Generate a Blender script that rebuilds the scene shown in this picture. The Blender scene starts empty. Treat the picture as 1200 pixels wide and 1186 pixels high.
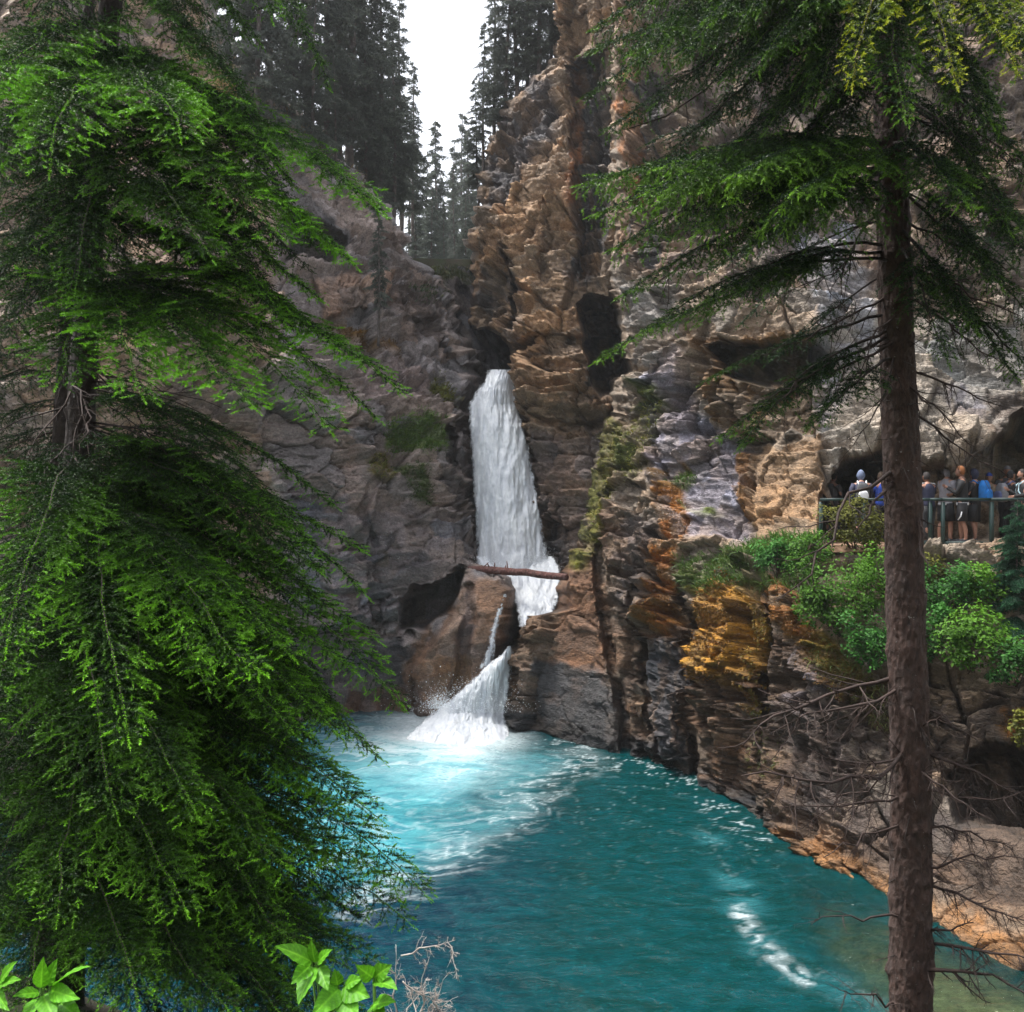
import bpy, math, random
import numpy as np

F, CX, CY, CAMZ = 1039.0, 600.0, 593.0, 7.0      # focal length (photo pixels), centre, eye height over the pool
SC = bpy.context.scene
COL = SC.collection
R = math.radians


def P(px, py, D):
    """A surveyed point: sight line of the photograph and a distance in metres."""
    return np.array([(px - CX) / F * D, D, CAMZ + (CY - py) / F * D])


def pix(v):
    d = np.maximum(v[..., 1], 0.1)
    return CX + v[..., 0] / d * F, CY - (v[..., 2] - CAMZ) / d * F


# ------------------------------------------------------------------ noise
def _h(ix, iy, iz, seed):
    n = (ix.astype(np.int64) * 374761393 + iy.astype(np.int64) * 668265263 + iz.astype(np.int64) * 2147483647 + seed * 974634777) & 0xFFFFFFFF
    n = ((n ^ (n >> 13)) * 1274126177) & 0xFFFFFFFF
    n = ((n ^ (n >> 16)) * 2246822519) & 0xFFFFFFFF
    n = n ^ (n >> 15)
    return n.astype(np.float64) / 4294967295.0


def vnoise(p, seed=0):
    i = np.floor(p).astype(np.int64)
    f = p - i
    f = f * f * f * (f * (f * 6 - 15) + 10)
    r = 0
    for dx in (0, 1):
        wx = f[:, 0] if dx else 1 - f[:, 0]
        for dy in (0, 1):
            wy = f[:, 1] if dy else 1 - f[:, 1]
            for dz in (0, 1):
                wz = f[:, 2] if dz else 1 - f[:, 2]
                r = r + wx * wy * wz * _h(i[:, 0] + dx, i[:, 1] + dy, i[:, 2] + dz, seed)
    return r * 2 - 1


def fbm(p, octv=4, seed=0, gain=0.5):
    a, s, r = 1.0, 0.0, 0
    for k in range(octv):
        r = r + a * vnoise(p * (2.03 ** k) + 17.3 * k, seed + k)
        s += a
        a *= gain
    return r / s


def cells(p, seed=0):
    """Jittered blocky cells: gap to the next cell, two random values and a random facet slope of the nearest cell."""
    i = np.floor(p).astype(np.int64)
    n = len(p)
    b1 = np.full(n, 9.0); b2 = np.full(n, 9.0); c1 = np.zeros(n); c2 = np.zeros(n); tl = np.zeros(n)
    for dx in (-1, 0, 1):
        for dy in (-1, 0, 1):
            for dz in (-1, 0, 1):
                jx, jy, jz = i[:, 0] + dx, i[:, 1] + dy, i[:, 2] + dz
                h1, h2, h3 = _h(jx, jy, jz, seed + 1), _h(jx, jy, jz, seed + 2), _h(jx, jy, jz, seed + 3)
                e = p - np.stack([jx + 0.1 + 0.8 * h1, jy + 0.1 + 0.8 * h2, jz + 0.1 + 0.8 * h3], 1)
                d = ((np.abs(e) ** 3.5).sum(1)) ** (1 / 3.5)
                m = d < b1
                b2 = np.where(m, b1, np.minimum(b2, d))
                h4, h5 = _h(jx, jy, jz, seed + 4), _h(jx, jy, jz, seed + 5)
                c1 = np.where(m, h4, c1)
                c2 = np.where(m, h5, c2)
                tl = np.where(m, e[:, 0] * (h5 - 0.5) * 2 + e[:, 2] * (h4 * 7 % 1 - 0.35) * 2, tl)
                b1 = np.where(m, d, b1)
    return b2 - b1, c1, c2, tl


def sstep(a, b, x):
    t = np.clip((x - a) / (b - a + 1e-9), 0, 1)
    return t * t * (3 - 2 * t)


def poly_sd(px, py, pts):
    """Signed distance to a polygon, positive inside."""
    pts = np.array(pts, float)
    d = np.full(px.shape, 1e9)
    ins = np.zeros(px.shape, bool)
    for k in range(len(pts)):
        a, b = pts[k - 1], pts[k]
        e = b - a
        wx, wy = px - a[0], py - a[1]
        t = np.clip((wx * e[0] + wy * e[1]) / (e @ e + 1e-9), 0, 1)
        d = np.minimum(d, (wx - e[0] * t) ** 2 + (wy - e[1] * t) ** 2)
        c = ((a[1] > py) != (b[1] > py)) & (px < (b[0] - a[0]) * (py - a[1]) / (b[1] - a[1] + 1e-12) + a[0])
        ins ^= c
    d = np.sqrt(d)
    return np.where(ins, d, -d)


def line_d(px, py, pts):
    d = np.full(px.shape, 1e9)
    for a, b in zip(pts[:-1], pts[1:]):
        a, b = np.array(a, float), np.array(b, float)
        e = b - a
        wx, wy = px - a[0], py - a[1]
        t = np.clip((wx * e[0] + wy * e[1]) / (e @ e + 1e-9), 0, 1)
        d = np.minimum(d, (wx - e[0] * t) ** 2 + (wy - e[1] * t) ** 2)
    return np.sqrt(d)


def field(px, py, s):
    """0..1 coverage of a region: ('poly', pts, soft) | ('ell', x, y, rx, ry, deg, soft) | ('line', pts, width)."""
    if s[0] == 'poly':
        return sstep(0, s[2], poly_sd(px, py, s[1]))
    if s[0] == 'line':
        return 1 - sstep(s[2] * 0.4, s[2], line_d(px, py, s[1]))
    _, x, y, rx, ry, deg, soft = s
    c, n = math.cos(R(deg)), math.sin(R(deg))
    u = ((px - x) * c + (py - y) * n) / rx
    v = (-(px - x) * n + (py - y) * c) / ry
    return 1 - sstep(1 - soft, 1, np.sqrt(u * u + v * v))


def rbf(pts, qx, qy):
    a = np.array(pts, float)
    x, y, d = a[:, 0] / 400, a[:, 1] / 400, a[:, 2]
    n = len(a)

    def ph(r2):
        return 0.5 * r2 * np.log(r2 + 1e-9)
    K = ph((x[:, None] - x) ** 2 + (y[:, None] - y) ** 2) + np.eye(n) * 0.01
    A = np.zeros((n + 3, n + 3))
    A[:n, :n] = K
    A[:n, n] = 1; A[:n, n + 1] = x; A[:n, n + 2] = y
    A[n:, :n] = A[:n, n:].T
    w = np.linalg.solve(A, np.concatenate([d, np.zeros(3)]))
    qx, qy = qx / 400, qy / 400
    r = w[n] + w[n + 1] * qx + w[n + 2] * qy
    for k in range(n):
        r = r + w[k] * ph((qx - x[k]) ** 2 + (qy - y[k]) ** 2)
    return r


# ------------------------------------------------------------------ meshes and objects
def mk(name, V, faces, mat=None, parent=None, cols=None, smooth=False, mats=None, mat_idx=None):
    """One mesh object from numpy vertices and a list of (n,k) face arrays."""
    V = np.asarray(V, np.float32).reshape(-1, 3)
    faces = [np.asarray(f, np.int32) for f in (faces if isinstance(faces, list) else [faces]) if len(f)]
    me = bpy.data.meshes.new(name)
    me.vertices.add(len(V))
    me.vertices.foreach_set('co', V.ravel())
    nl = sum(f.size for f in faces)
    nf = sum(len(f) for f in faces)
    me.loops.add(nl)
    me.polygons.add(nf)
    me.loops.foreach_set('vertex_index', np.concatenate([f.ravel() for f in faces]))
    tot = np.concatenate([np.full(len(f), f.shape[1], np.int32) for f in faces])
    st = np.concatenate([[0], np.cumsum(tot)[:-1]]).astype(np.int32)
    me.polygons.foreach_set('loop_start', st)
    if smooth:
        me.polygons.foreach_set('use_smooth', np.ones(nf, bool))
    for m in (mats or ([mat] if mat else [])):
        me.materials.append(m)
    if mat_idx is not None:
        me.polygons.foreach_set('material_index', np.asarray(mat_idx, np.int32))
    for an, arr in (cols or {}).items():
        at = me.color_attributes.new(an, 'FLOAT_COLOR', 'POINT')
        a4 = np.ones((len(V), 4), np.float32)
        a4[:, :arr.shape[1]] = arr
        at.data.foreach_set('color', a4.ravel())
    me.update(calc_edges=True)
    me.validate()
    o = bpy.data.objects.new(name, me)
    COL.objects.link(o)
    if parent:
        o.parent = parent
    return o


def tag(o, label, cat, group=None, kind=None):
    o['label'] = label
    o['category'] = cat
    if group:
        o['group'] = group
    if kind:
        o['kind'] = kind
    return o


def setting(o, kind='structure', label=None, cat=None):
    o['kind'] = kind
    if label:
        o['label'] = label
    if cat:
        o['category'] = cat
    return o


def empty(name, loc, label, cat, group=None):
    o = bpy.data.objects.new(name, None)
    o.location = tuple(float(c) for c in loc)
    o.empty_display_size = 0.2
    COL.objects.link(o)
    return tag(o, label, cat, group)


def grid_faces(nu, nv, off=0):
    i = np.arange(nv - 1)[:, None] * nu + np.arange(nu - 1)[None, :]
    i = i.ravel() + off
    return np.stack([i, i + 1, i + nu + 1, i + nu], 1)


class Geo:
    """Collects tubes and solids into one mesh."""
    def __init__(s):
        s.v, s.q, s.t, s.c, s.n = [], [], [], [], 0

    def add(s, V, quads=None, tris=None, col=None):
        V = np.asarray(V, float).reshape(-1, 3)
        if quads is not None and len(quads):
            s.q.append(np.asarray(quads) + s.n)
        if tris is not None and len(tris):
            s.t.append(np.asarray(tris) + s.n)
        s.v.append(V)
        if col is not None:
            c = np.asarray(col, float)
            s.c.append(np.broadcast_to(c, (len(V), 3)))
        s.n += len(V)

    def tube(s, pts, rad, ns=6, col=None, rough=0.0, rng=None, cap=True):
        pts = np.asarray(pts, float)
        K = len(pts)
        rad = np.broadcast_to(np.asarray(rad, float), (K,))
        T = np.gradient(pts, axis=0)
        T /= np.linalg.norm(T, axis=1, keepdims=True) + 1e-9
        ref = np.array([0.0, 0, 1]) if abs(T[:, 2]).mean() < 0.8 else np.array([1.0, 0, 0])
        S = np.cross(T, ref); S /= np.linalg.norm(S, axis=1, keepdims=True) + 1e-9
        U = np.cross(S, T)
        a = np.arange(ns) / ns * 2 * np.pi
        r = rad[:, None]
        if rough and rng is not None:
            r = r * (1 + rough * rng.standard_normal((K, ns)))
        V = pts[:, None] + (np.cos(a)[None, :, None] * S[:, None] + np.sin(a)[None, :, None] * U[:, None]) * np.broadcast_to(r, (K, ns))[..., None]
        k = np.arange(K - 1)[:, None] * ns
        j = np.arange(ns)[None, :]
        q = np.stack([k + j, k + (j + 1) % ns, k + ns + (j + 1) % ns, k + ns + j], -1).reshape(-1, 4)
        V = V.reshape(-1, 3)
        tr = None
        if cap:
            V = np.concatenate([V, pts[:1], pts[-1:]])
            m = K * ns
            jj = np.arange(ns)
            tr = np.concatenate([np.stack([(jj + 1) % ns, jj, np.full(ns, m)], 1), np.stack([m - ns + jj, m - ns + (jj + 1) % ns, np.full(ns, m + 1)], 1)])
        s.add(V, q, tr, col)

    def build(s, name, mat, parent=None, smooth=False):
        V = np.concatenate(s.v)
        f = []
        if s.q: f.append(np.concatenate(s.q))
        if s.t: f.append(np.concatenate(s.t))
        return mk(name, V, f, mat, parent, {'Col': np.concatenate(s.c)} if s.c else None, smooth)


# ------------------------------------------------------------------ materials
def new_mat(name):
    m = bpy.data.materials.new(name)
    m.use_nodes = True
    nt = m.node_tree
    nt.nodes.clear()
    return m, nt, nt.nodes, nt.links


def N(nt, t, **kw):
    n = nt.nodes.new(t)
    for k, v in kw.items():
        if k.startswith('i_'):
            n.inputs[int(k[2:]) if k[2:].isdigit() else k[2:].replace('_', ' ')].default_value = v
        else:
            setattr(n, k, v)
    return n


def mathn(nt, op, a, b=None, c=None):
    n = nt.nodes.new('ShaderNodeMath')
    n.operation = op
    for k, x in enumerate((a, b, c)):
        if x is None: continue
        if isinstance(x, (int, float)): n.inputs[k].default_value = x
        else: nt.links.new(x, n.inputs[k])
    return n.outputs[0]


def mixc(nt, fac, a, b, mode='MIX'):
    n = nt.nodes.new('ShaderNodeMix')
    n.data_type = 'RGBA'
    n.blend_type = mode
    for k, x in ((0, fac), (6, a), (7, b)):
        if isinstance(x, (int, float)): n.inputs[k].default_value = x
        elif isinstance(x, tuple): n.inputs[k].default_value = x if len(x) == 4 else (*x, 1)
        else: nt.links.new(x, n.inputs[k])
    return n.outputs[2]


def ramp(nt, fac, stops):
    n = nt.nodes.new('ShaderNodeValToRGB')
    el = n.color_ramp.elements
    while len(el) < len(stops): el.new(0.5)
    for e, (p, c) in zip(el, stops):
        e.position = p
        e.color = (c, c, c, 1) if isinstance(c, (int, float)) else (*c, 1)
    nt.links.new(fac, n.inputs[0])
    return n.outputs[0]


def noise(nt, vec, scale, detail=4, rough=0.55, dist=0.0):
    n = N(nt, 'ShaderNodeTexNoise')
    n.inputs['Scale'].default_value = scale
    n.inputs['Detail'].default_value = detail
    n.inputs['Roughness'].default_value = rough
    n.inputs['Distortion'].default_value = dist
    nt.links.new(vec, n.inputs['Vector'])
    return n.outputs[0]


def coords(nt, scale=(1, 1, 1), rot=(0, 0, 0)):
    tc = N(nt, 'ShaderNodeTexCoord')
    mp = N(nt, 'ShaderNodeMapping')
    mp.inputs['Scale'].default_value = scale
    mp.inputs['Rotation'].default_value = rot
    nt.links.new(tc.outputs['Object'], mp.inputs[0])
    return mp.outputs[0]


def simple_mat(name, col, rough=0.7, var=0.25, vscale=8.0, bump=0.0, bscale=40.0, attr=None, trans=0.0, spec=0.5, metal=0.0, tint2=None):
    """Principled with a mottled base colour (optionally times a vertex colour), bump and leaf translucency."""
    m, nt, nodes, L = new_mat(name)
    out = N(nt, 'ShaderNodeOutputMaterial')
    b = N(nt, 'ShaderNodeBsdfPrincipled')
    co = coords(nt)
    nz = noise(nt, co, vscale, 5)
    lo = tuple(c * (1 - var) for c in col)
    hi = tint2 or tuple(min(1, c * (1 + var)) for c in col)
    c = mixc(nt, ramp(nt, nz, [(0.3, 0), (0.7, 1)]), lo, hi)
    if attr:
        a = N(nt, 'ShaderNodeVertexColor', layer_name=attr)
        c = mixc(nt, 1.0, c, a.outputs[0], 'MULTIPLY')
    L.new(c, b.inputs['Base Color'])
    b.inputs['Roughness'].default_value = rough
    b.inputs['Specular IOR Level'].default_value = spec
    b.inputs['Metallic'].default_value = metal
    if bump:
        bp = N(nt, 'ShaderNodeBump')
        bp.inputs['Strength'].default_value = bump
        bp.inputs['Distance'].default_value = 0.02
        L.new(noise(nt, co, bscale, 6, 0.65), bp.inputs['Height'])
        L.new(bp.outputs[0], b.inputs['Normal'])
    sh = b.outputs[0]
    if trans:
        t = N(nt, 'ShaderNodeBsdfTranslucent')
        L.new(c, t.inputs[0])
        mx = N(nt, 'ShaderNodeMixShader')
        mx.inputs[0].default_value = trans
        L.new(sh, mx.inputs[1]); L.new(t.outputs[0], mx.inputs[2])
        sh = mx.outputs[0]
    L.new(sh, out.inputs[0])
    return m
# ------------------------------------------------------------------ camera, sky, sun
cam_d = bpy.data.cameras.new('camera')
cam_d.sensor_width = 36
cam_d.angle_x = 2 * math.atan(600 / F)
cam_d.clip_end = 3000
cam_d.clip_start = 0.05
cam = bpy.data.objects.new('camera', cam_d)
cam.location = (0, 0, CAMZ)
cam.rotation_euler = (R(90), 0, 0)
COL.objects.link(cam)
SC.camera = cam
SC.view_settings.view_transform = 'Standard'
SC.view_settings.look = 'None'
SC.view_settings.exposure = 2.2
SC.view_settings.gamma = 1.0
SC.cycles.use_denoising = True
SC.cycles.max_bounces = 8
SC.cycles.transparent_max_bounces = 12
SC.cycles.volume_bounces = 1
SC.cycles.sample_clamp_indirect = 6

SUN_EL, SUN_AZ = R(66), R(290)
w = bpy.data.worlds.new('World')
SC.world = w
w.use_nodes = True
nt = w.node_tree
nt.nodes.clear()
sky = N(nt, 'ShaderNodeTexSky', sky_type='NISHITA', sun_disc=False, sun_elevation=SUN_EL, sun_rotation=SUN_AZ, air_density=1.0, dust_density=6.0, ozone_density=1.0, altitude=1400)
bw = N(nt, 'ShaderNodeRGBToBW')
nt.links.new(sky.outputs[0], bw.inputs[0])
grey = mixc(nt, 0.85, sky.outputs[0], bw.outputs[0])          # overcast: cloud takes nearly all the colour out of the sky
bg = N(nt, 'ShaderNodeBackground')
bg.inputs[1].default_value = 0.15
nt.links.new(grey, bg.inputs[0])
wo = N(nt, 'ShaderNodeOutputWorld')
nt.links.new(bg.outputs[0], wo.inputs[0])

sd = bpy.data.lights.new('sun', 'SUN')
sd.energy = 1.5
sd.angle = R(14)
sd.color = (1, 0.96, 0.9)
sun = bpy.data.objects.new('sun', sd)
sun.rotation_euler = (R(90) - SUN_EL, 0, math.pi - SUN_AZ)
sun.location = (0, 0, 60)
COL.objects.link(sun)


# ------------------------------------------------------------------ rock
def rock_material(name, bump=0.6):
    m, nt, nodes, L = new_mat(name)
    out = N(nt, 'ShaderNodeOutputMaterial')
    b = N(nt, 'ShaderNodeBsdfPrincipled')
    col = N(nt, 'ShaderNodeVertexColor', layer_name='Col').outputs[0]
    sep = N(nt, 'ShaderNodeSeparateColor')
    L.new(N(nt, 'ShaderNodeVertexColor', layer_name='Mask').outputs[0], sep.inputs[0])
    moss, speck, wet = sep.outputs[0], sep.outputs[1], sep.outputs[2]
    co = coords(nt)
    cs = coords(nt, (1, 1, 3.2), (R(8), R(-10), 0))
    n1 = noise(nt, co, 2.2, 8, 0.65, 0.4)
    n2 = noise(nt, co, 14, 6, 0.7)
    n3 = noise(nt, cs, 5, 6, 0.6, 0.8)
    c = mixc(nt, 1.0, col, ramp(nt, n1, [(0.25, 0.62), (0.5, 1.0), (0.75, 1.3)]), 'MULTIPLY')
    c = mixc(nt, 1.0, c, ramp(nt, n2, [(0.28, 0.5), (0.5, 1.0), (0.72, 1.4)]), 'MULTIPLY')
    n4 = noise(nt, co, 48, 5, 0.75)
    c = mixc(nt, 1.0, c, ramp(nt, n4, [(0.3, 0.6), (0.5, 1.0), (0.7, 1.35)]), 'MULTIPLY')
    # hairline joints, stretched along the bedding
    vo = N(nt, 'ShaderNodeTexVoronoi', feature='DISTANCE_TO_EDGE')
    vo.inputs['Scale'].default_value = 2.6
    wp = N(nt, 'ShaderNodeVectorMath', operation='ADD')
    L.new(cs, wp.inputs[0])
    nv = N(nt, 'ShaderNodeTexNoise'); nv.inputs['Scale'].default_value = 3; nv.inputs['Detail'].default_value = 4
    L.new(co, nv.inputs['Vector'])
    sc = N(nt, 'ShaderNodeVectorMath', operation='SCALE'); sc.inputs['Scale'].default_value = 0.55
    L.new(nv.outputs['Color'], sc.inputs[0]); L.new(sc.outputs[0], wp.inputs[1])
    L.new(wp.outputs[0], vo.inputs['Vector'])
    crack = ramp(nt, vo.outputs['Distance'], [(0.0, 0.0), (0.025, 1.0)])
    c = mixc(nt, mathn(nt, 'MULTIPLY', mathn(nt, 'SUBTRACT', 1.0, crack), ramp(nt, n3, [(0.40, 0.0), (0.58, 0.8)])), c, (0.03, 0.025, 0.022))
    # pale crust lichen in flecks
    nf = noise(nt, co, 11, 5, 0.75, 0.6)
    fl = mathn(nt, 'GREATER_THAN', nf, mathn(nt, 'SUBTRACT', 0.80, mathn(nt, 'MULTIPLY', speck, 0.30)))
    c = mixc(nt, mathn(nt, 'MULTIPLY', fl, 0.8), c, (0.55, 0.53, 0.56))
    L.new(c, b.inputs['Base Color'])
    L.new(mathn(nt, 'SUBTRACT', 0.72, mathn(nt, 'MULTIPLY', wet, 0.38)), b.inputs['Roughness'])
    b.inputs['Specular IOR Level'].default_value = 0.4
    vf = N(nt, 'ShaderNodeTexVoronoi', distance='CHEBYCHEV'); vf.inputs['Scale'].default_value = 9; L.new(wp.outputs[0], vf.inputs['Vector'])
    h = mathn(nt, 'ADD', mathn(nt, 'ADD', mathn(nt, 'MULTIPLY', n2, 0.8), mathn(nt, 'MULTIPLY', n4, 0.3)), mathn(nt, 'ADD', mathn(nt, 'MULTIPLY', crack, 0.35), mathn(nt, 'MULTIPLY', vf.outputs['Distance'], 0.6)))
    bp = N(nt, 'ShaderNodeBump')
    bp.inputs['Strength'].default_value = bump
    bp.inputs['Distance'].default_value = 0.06
    L.new(h, bp.inputs['Height'])
    L.new(bp.outputs[0], b.inputs['Normal'])
    L.new(b.outputs[0], out.inputs[0])
    return m


M_ROCK = rock_material('canyon_rock', 0.9)
ROCKS = {}      # name -> (px, py, V, normals) so that moss and plants can be rooted on the rock

TAN = (0.40, 0.275, 0.185); PALE = (0.47, 0.40, 0.34); GREY = (0.235, 0.215, 0.225); BROWN = (0.15, 0.095, 0.065)
DARK = (0.06, 0.055, 0.055); BLACK = (0.028, 0.026, 0.027); ORANGE = (0.30, 0.125, 0.018); GOLD = (0.40, 0.215, 0.012); MOSS = (0.085, 0.105, 0.018)
LILAC = (0.30, 0.275, 0.31); RUST = (0.24, 0.115, 0.06)


def relief(name, rows, left, right, nu, nv, ctrl, mods, paints, base, blocky=1.0, seed=0, dip=(6, -8), roll_l=0, roll_r=0, step_ledge=None, smooth_zones=(), speck=0.15, albedo=0.58):
    v0, v1 = rows
    py1 = np.linspace(v0, v1, nv)
    L_ = np.interp(py1, *zip(*left)); R_ = np.interp(py1, *zip(*right))
    yn = np.stack([py1 / 9, np.zeros(nv) + seed, np.zeros(nv)], 1)
    jag = 5 * fbm(yn, 3, seed + 50) + 6 * (_h(np.floor(py1 / 11 + fbm(yn * 0.5, 2, 3)).astype(int), np.zeros(nv, int), np.zeros(nv, int), seed) - 0.5)
    if roll_l: L_ = L_ + jag
    if roll_r: R_ = R_ + jag
    s = np.linspace(0, 1, nu)
    px = L_[:, None] + (R_ - L_)[:, None] * s[None]
    py = np.repeat(py1[:, None], nu, 1)
    px, py = px.ravel(), py.ravel()
    D = rbf(ctrl, px, py)
    pw = np.stack([px / 28, py / 28, np.zeros_like(px)], 1)
    wx = px + 7 * fbm(pw, 3, seed + 11); wy = py + 7 * fbm(pw + 31, 3, seed + 12)
    D = D + sum((m[-1] * field(wx, wy, m[:-1]) for m in mods), np.zeros_like(px))
    # the silhouettes turn away from the viewer, as a rounded rock edge does
    dl = (px - np.repeat(L_, nu)); dr = (np.repeat(R_, nu) - px)
    if roll_l: D = D + roll_l * np.clip(1 - dl / 26, 0, 1) ** 2
    if roll_r: D = D + roll_r * np.clip(1 - dr / 26, 0, 1) ** 2
    V = np.stack([(px - CX) / F * D, D, CAMZ + (CY - py) / F * D], 1)
    G = V.reshape(nv, nu, 3)
    # broad normal, from the wall without its hollows
    Db = rbf(ctrl, px, py)
    Gs = np.stack([(px - CX) / F * Db, Db, CAMZ + (CY - py) / F * Db], 1).reshape(nv, nu, 3)
    for _ in range(10):
        Gs[1:-1, 1:-1] = (Gs[1:-1, 1:-1] * 2 + Gs[:-2, 1:-1] + Gs[2:, 1:-1] + Gs[1:-1, :-2] + Gs[1:-1, 2:]) / 6
    n = np.cross(np.gradient(Gs, axis=1), np.gradient(Gs, axis=0)).reshape(-1, 3)
    n /= np.linalg.norm(n, axis=1, keepdims=True) + 1e-9
    ray = V - np.array([0, 0, CAMZ])
    n *= np.where((n * ray).sum(1) > 0, -1, 1)[:, None]
    # bedded, jointed blocks
    a, b_ = R(dip[0]), R(dip[1])
    q = V.copy()
    q[:, 2] = V[:, 2] + math.tan(a) * V[:, 1] + math.tan(b_) * V[:, 0]
    q = q + 0.16 * np.stack([fbm(V * 0.5, 3, seed), fbm(V * 0.5 + 9, 3, seed + 1), 0.6 * fbm(V * 0.5 + 21, 3, seed + 2)], 1)
    big = fbm(V * 0.22, 3, seed + 3)
    g0, r0, t0, f0 = cells(q / np.array([2.7, 2.7, 4.6]) + 2, seed + 14)
    g1, r1, t1, f1 = cells(q / np.array([1.45, 1.45, 0.78]), seed + 20)
    g2, r2, t2, f2 = cells(q / np.array([0.70, 0.70, 0.29]) + 5, seed + 30)
    g3, r3, t3, f3 = cells(q / np.array([0.30, 0.30, 0.10]) + 8, seed + 36)
    lay = q[:, 2] / 0.62 + 0.35 * fbm(V * 0.25, 2, seed + 5)
    lr = _h(np.floor(lay).astype(int), np.zeros(len(V), int), np.zeros(len(V), int), seed + 7)
    fr = lay - np.floor(lay)
    fr = np.where(fr < 0.88, fr / 0.88, (1 - fr) / 0.12)
    fine = fbm(V * 3.6, 5, seed + 9, 0.6)
    grain = np.abs(fbm(V * 7.0, 3, seed + 10))
    sm = np.zeros(len(V))
    for z in smooth_zones: sm = np.maximum(sm, field(wx, wy, z[:-1]) * z[-1])
    k = blocky * (1 - sm)
    nl = np.cross(np.gradient(G, axis=1), np.gradient(G, axis=0)).reshape(-1, 3)
    nl /= np.linalg.norm(nl, axis=1, keepdims=True) + 1e-9
    facing = np.abs((nl * ray).sum(1)) / np.linalg.norm(ray, axis=1)
    part = sstep(-0.2, 0.2, fbm(V * 0.55 + 3, 3, seed + 44))
    bed = sstep(-0.15, 0.15, fbm(V * np.array([.3, .3, .5]) + 13, 2, seed + 45))
    cr = sstep(-0.1, 0.15, fbm(V * 0.9 + 33, 3, seed + 46))
    d = 0.40 * big + k * (0.55 * (r0 - 0.5) + 0.75 * f0 + (0.42 * (r1 - 0.5) + 0.55 * f1) * (0.35 + 0.65 * part) + part * (0.22 * (r2 - 0.5) + 0.26 * f2) + 0.07 * (r3 - 0.5) + 0.09 * f3
                          + bed * (0.34 * (lr - 0.5) + 0.20 * (fr - 0.5)) - 0.30 * cr * (1 - sstep(0.0, 0.045, g1)) - 0.14 * cr * part * (1 - sstep(0, 0.05, g2)) - 0.35 * (1 - sstep(0, 0.03, g0)))
    d = d + fine * (0.030 + 0.04 * sm) - 0.03 * grain
    d = d * (0.12 + 0.88 * sstep(0.04, 0.30, facing))
    V = V + n * d[:, None]
    # colour of the stone, plus shade painted into some hollows
    col = np.array(base)[None] * np.ones((len(V), 1))
    msk = np.zeros((len(V), 3)); msk[:, 1] = speck * (0.5 + 0.5 * fbm(V * 0.8, 3, seed + 61))
    pn = fbm(np.stack([wx / 16, wy / 16, np.zeros_like(wx)], 1), 4, seed + 70)
    pn2 = fbm(np.stack([wx / 5, wy / 5, np.zeros_like(wx)], 1), 3, seed + 75)
    pst = fbm(np.stack([wx / 7, wy / 60, np.zeros_like(wx)], 1), 4, seed + 71)
    for p in paints:
        shp, cc, st = p[0], p[1], p[2]
        opt = p[3] if len(p) > 3 else {}
        f = field(wx + 10 * pn, wy + 10 * pn, shp)
        nz = {'n': pn, 's': pst, 'f': pn2}[opt.get('noise', 'n')]
        br = opt.get('break', 0.5)
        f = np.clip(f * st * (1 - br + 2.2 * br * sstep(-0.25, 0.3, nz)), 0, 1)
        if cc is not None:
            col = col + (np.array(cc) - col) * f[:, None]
        for ch, ci in (('moss', 0), ('speck', 1), ('wet', 2)):
            if ch in opt: msk[:, ci] = msk[:, ci] * (1 - f) + opt[ch] * f
    col = col * (0.80 + 0.40 * r0)[:, None] * (0.78 + 0.44 * r1)[:, None] * (0.80 + 0.40 * t2)[:, None]
    joint = np.maximum(cr * (1 - sstep(0.0, 0.05, g1)), cr * part * 0.8 * (1 - sstep(0, 0.06, g2)))
    col = col * (1 - 0.6 * joint * (1 - sm))[:, None]      # soil and black lichen in the open joints
    warm = (t1 - 0.5) * 0.16
    col = col * np.stack([1 + warm, np.ones_like(warm), 1 - warm], 1)
    lum = col.mean(1, keepdims=True)
    col = lum + (col - lum) * 1.28
    col = np.clip(col * albedo, 0.008, 0.85)
    # moss stands proud as a soft cushion
    V = V + n * (msk[:, 0] * (0.05 + 0.05 * np.abs(pn2)))[:, None]
    G = V.reshape(nv, nu, 3); C = col.reshape(nv, nu, 3); K = msk.reshape(nv, nu, 3)
    # the rock runs on behind each edge
    def skirt(edge, side):
        e = G[:, edge]; r = []
        ry = e - np.array([0, 0, CAMZ]); ry /= np.linalg.norm(ry, axis=1, keepdims=True)
        for j, dd in enumerate((0.5, 1.2, 2.2, 3.6, 6.0)):
            o = fbm(e * 1.3 + j, 2, seed + 80 + j)[:, None] * 0.15 - 0.04 * dd
            r.append(e + ry * dd - side * np.array([1.0, 0, 0]) * o + np.array([side * 0.0, 0, 0]))
        return np.stack(r, 1)
    if roll_l:
        sk = skirt(0, -1)[:, ::-1]
        G = np.concatenate([sk, G], 1); C = np.concatenate([np.repeat(C[:, :1], 5, 1), C], 1); K = np.concatenate([np.repeat(K[:, :1], 5, 1), K], 1)
    if roll_r:
        sk = skirt(-1, 1)
        G = np.concatenate([G, sk], 1); C = np.concatenate([C, np.repeat(C[:, -1:], 5, 1)], 1); K = np.concatenate([K, np.repeat(K[:, -1:], 5, 1)], 1)
    o = mk(name, G.reshape(-1, 3), grid_faces(G.shape[1], nv), M_ROCK, None, {'Col': C.reshape(-1, 3), 'Mask': K.reshape(-1, 3)})
    ROCKS[name] = (px, py, V, n)
    return setting(o)


def on_rock(name, x, y):
    px, py, V, n = ROCKS[name]
    i = np.argmin((px - x) ** 2 + (py - y) ** 2)
    return V[i], n[i]


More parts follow.
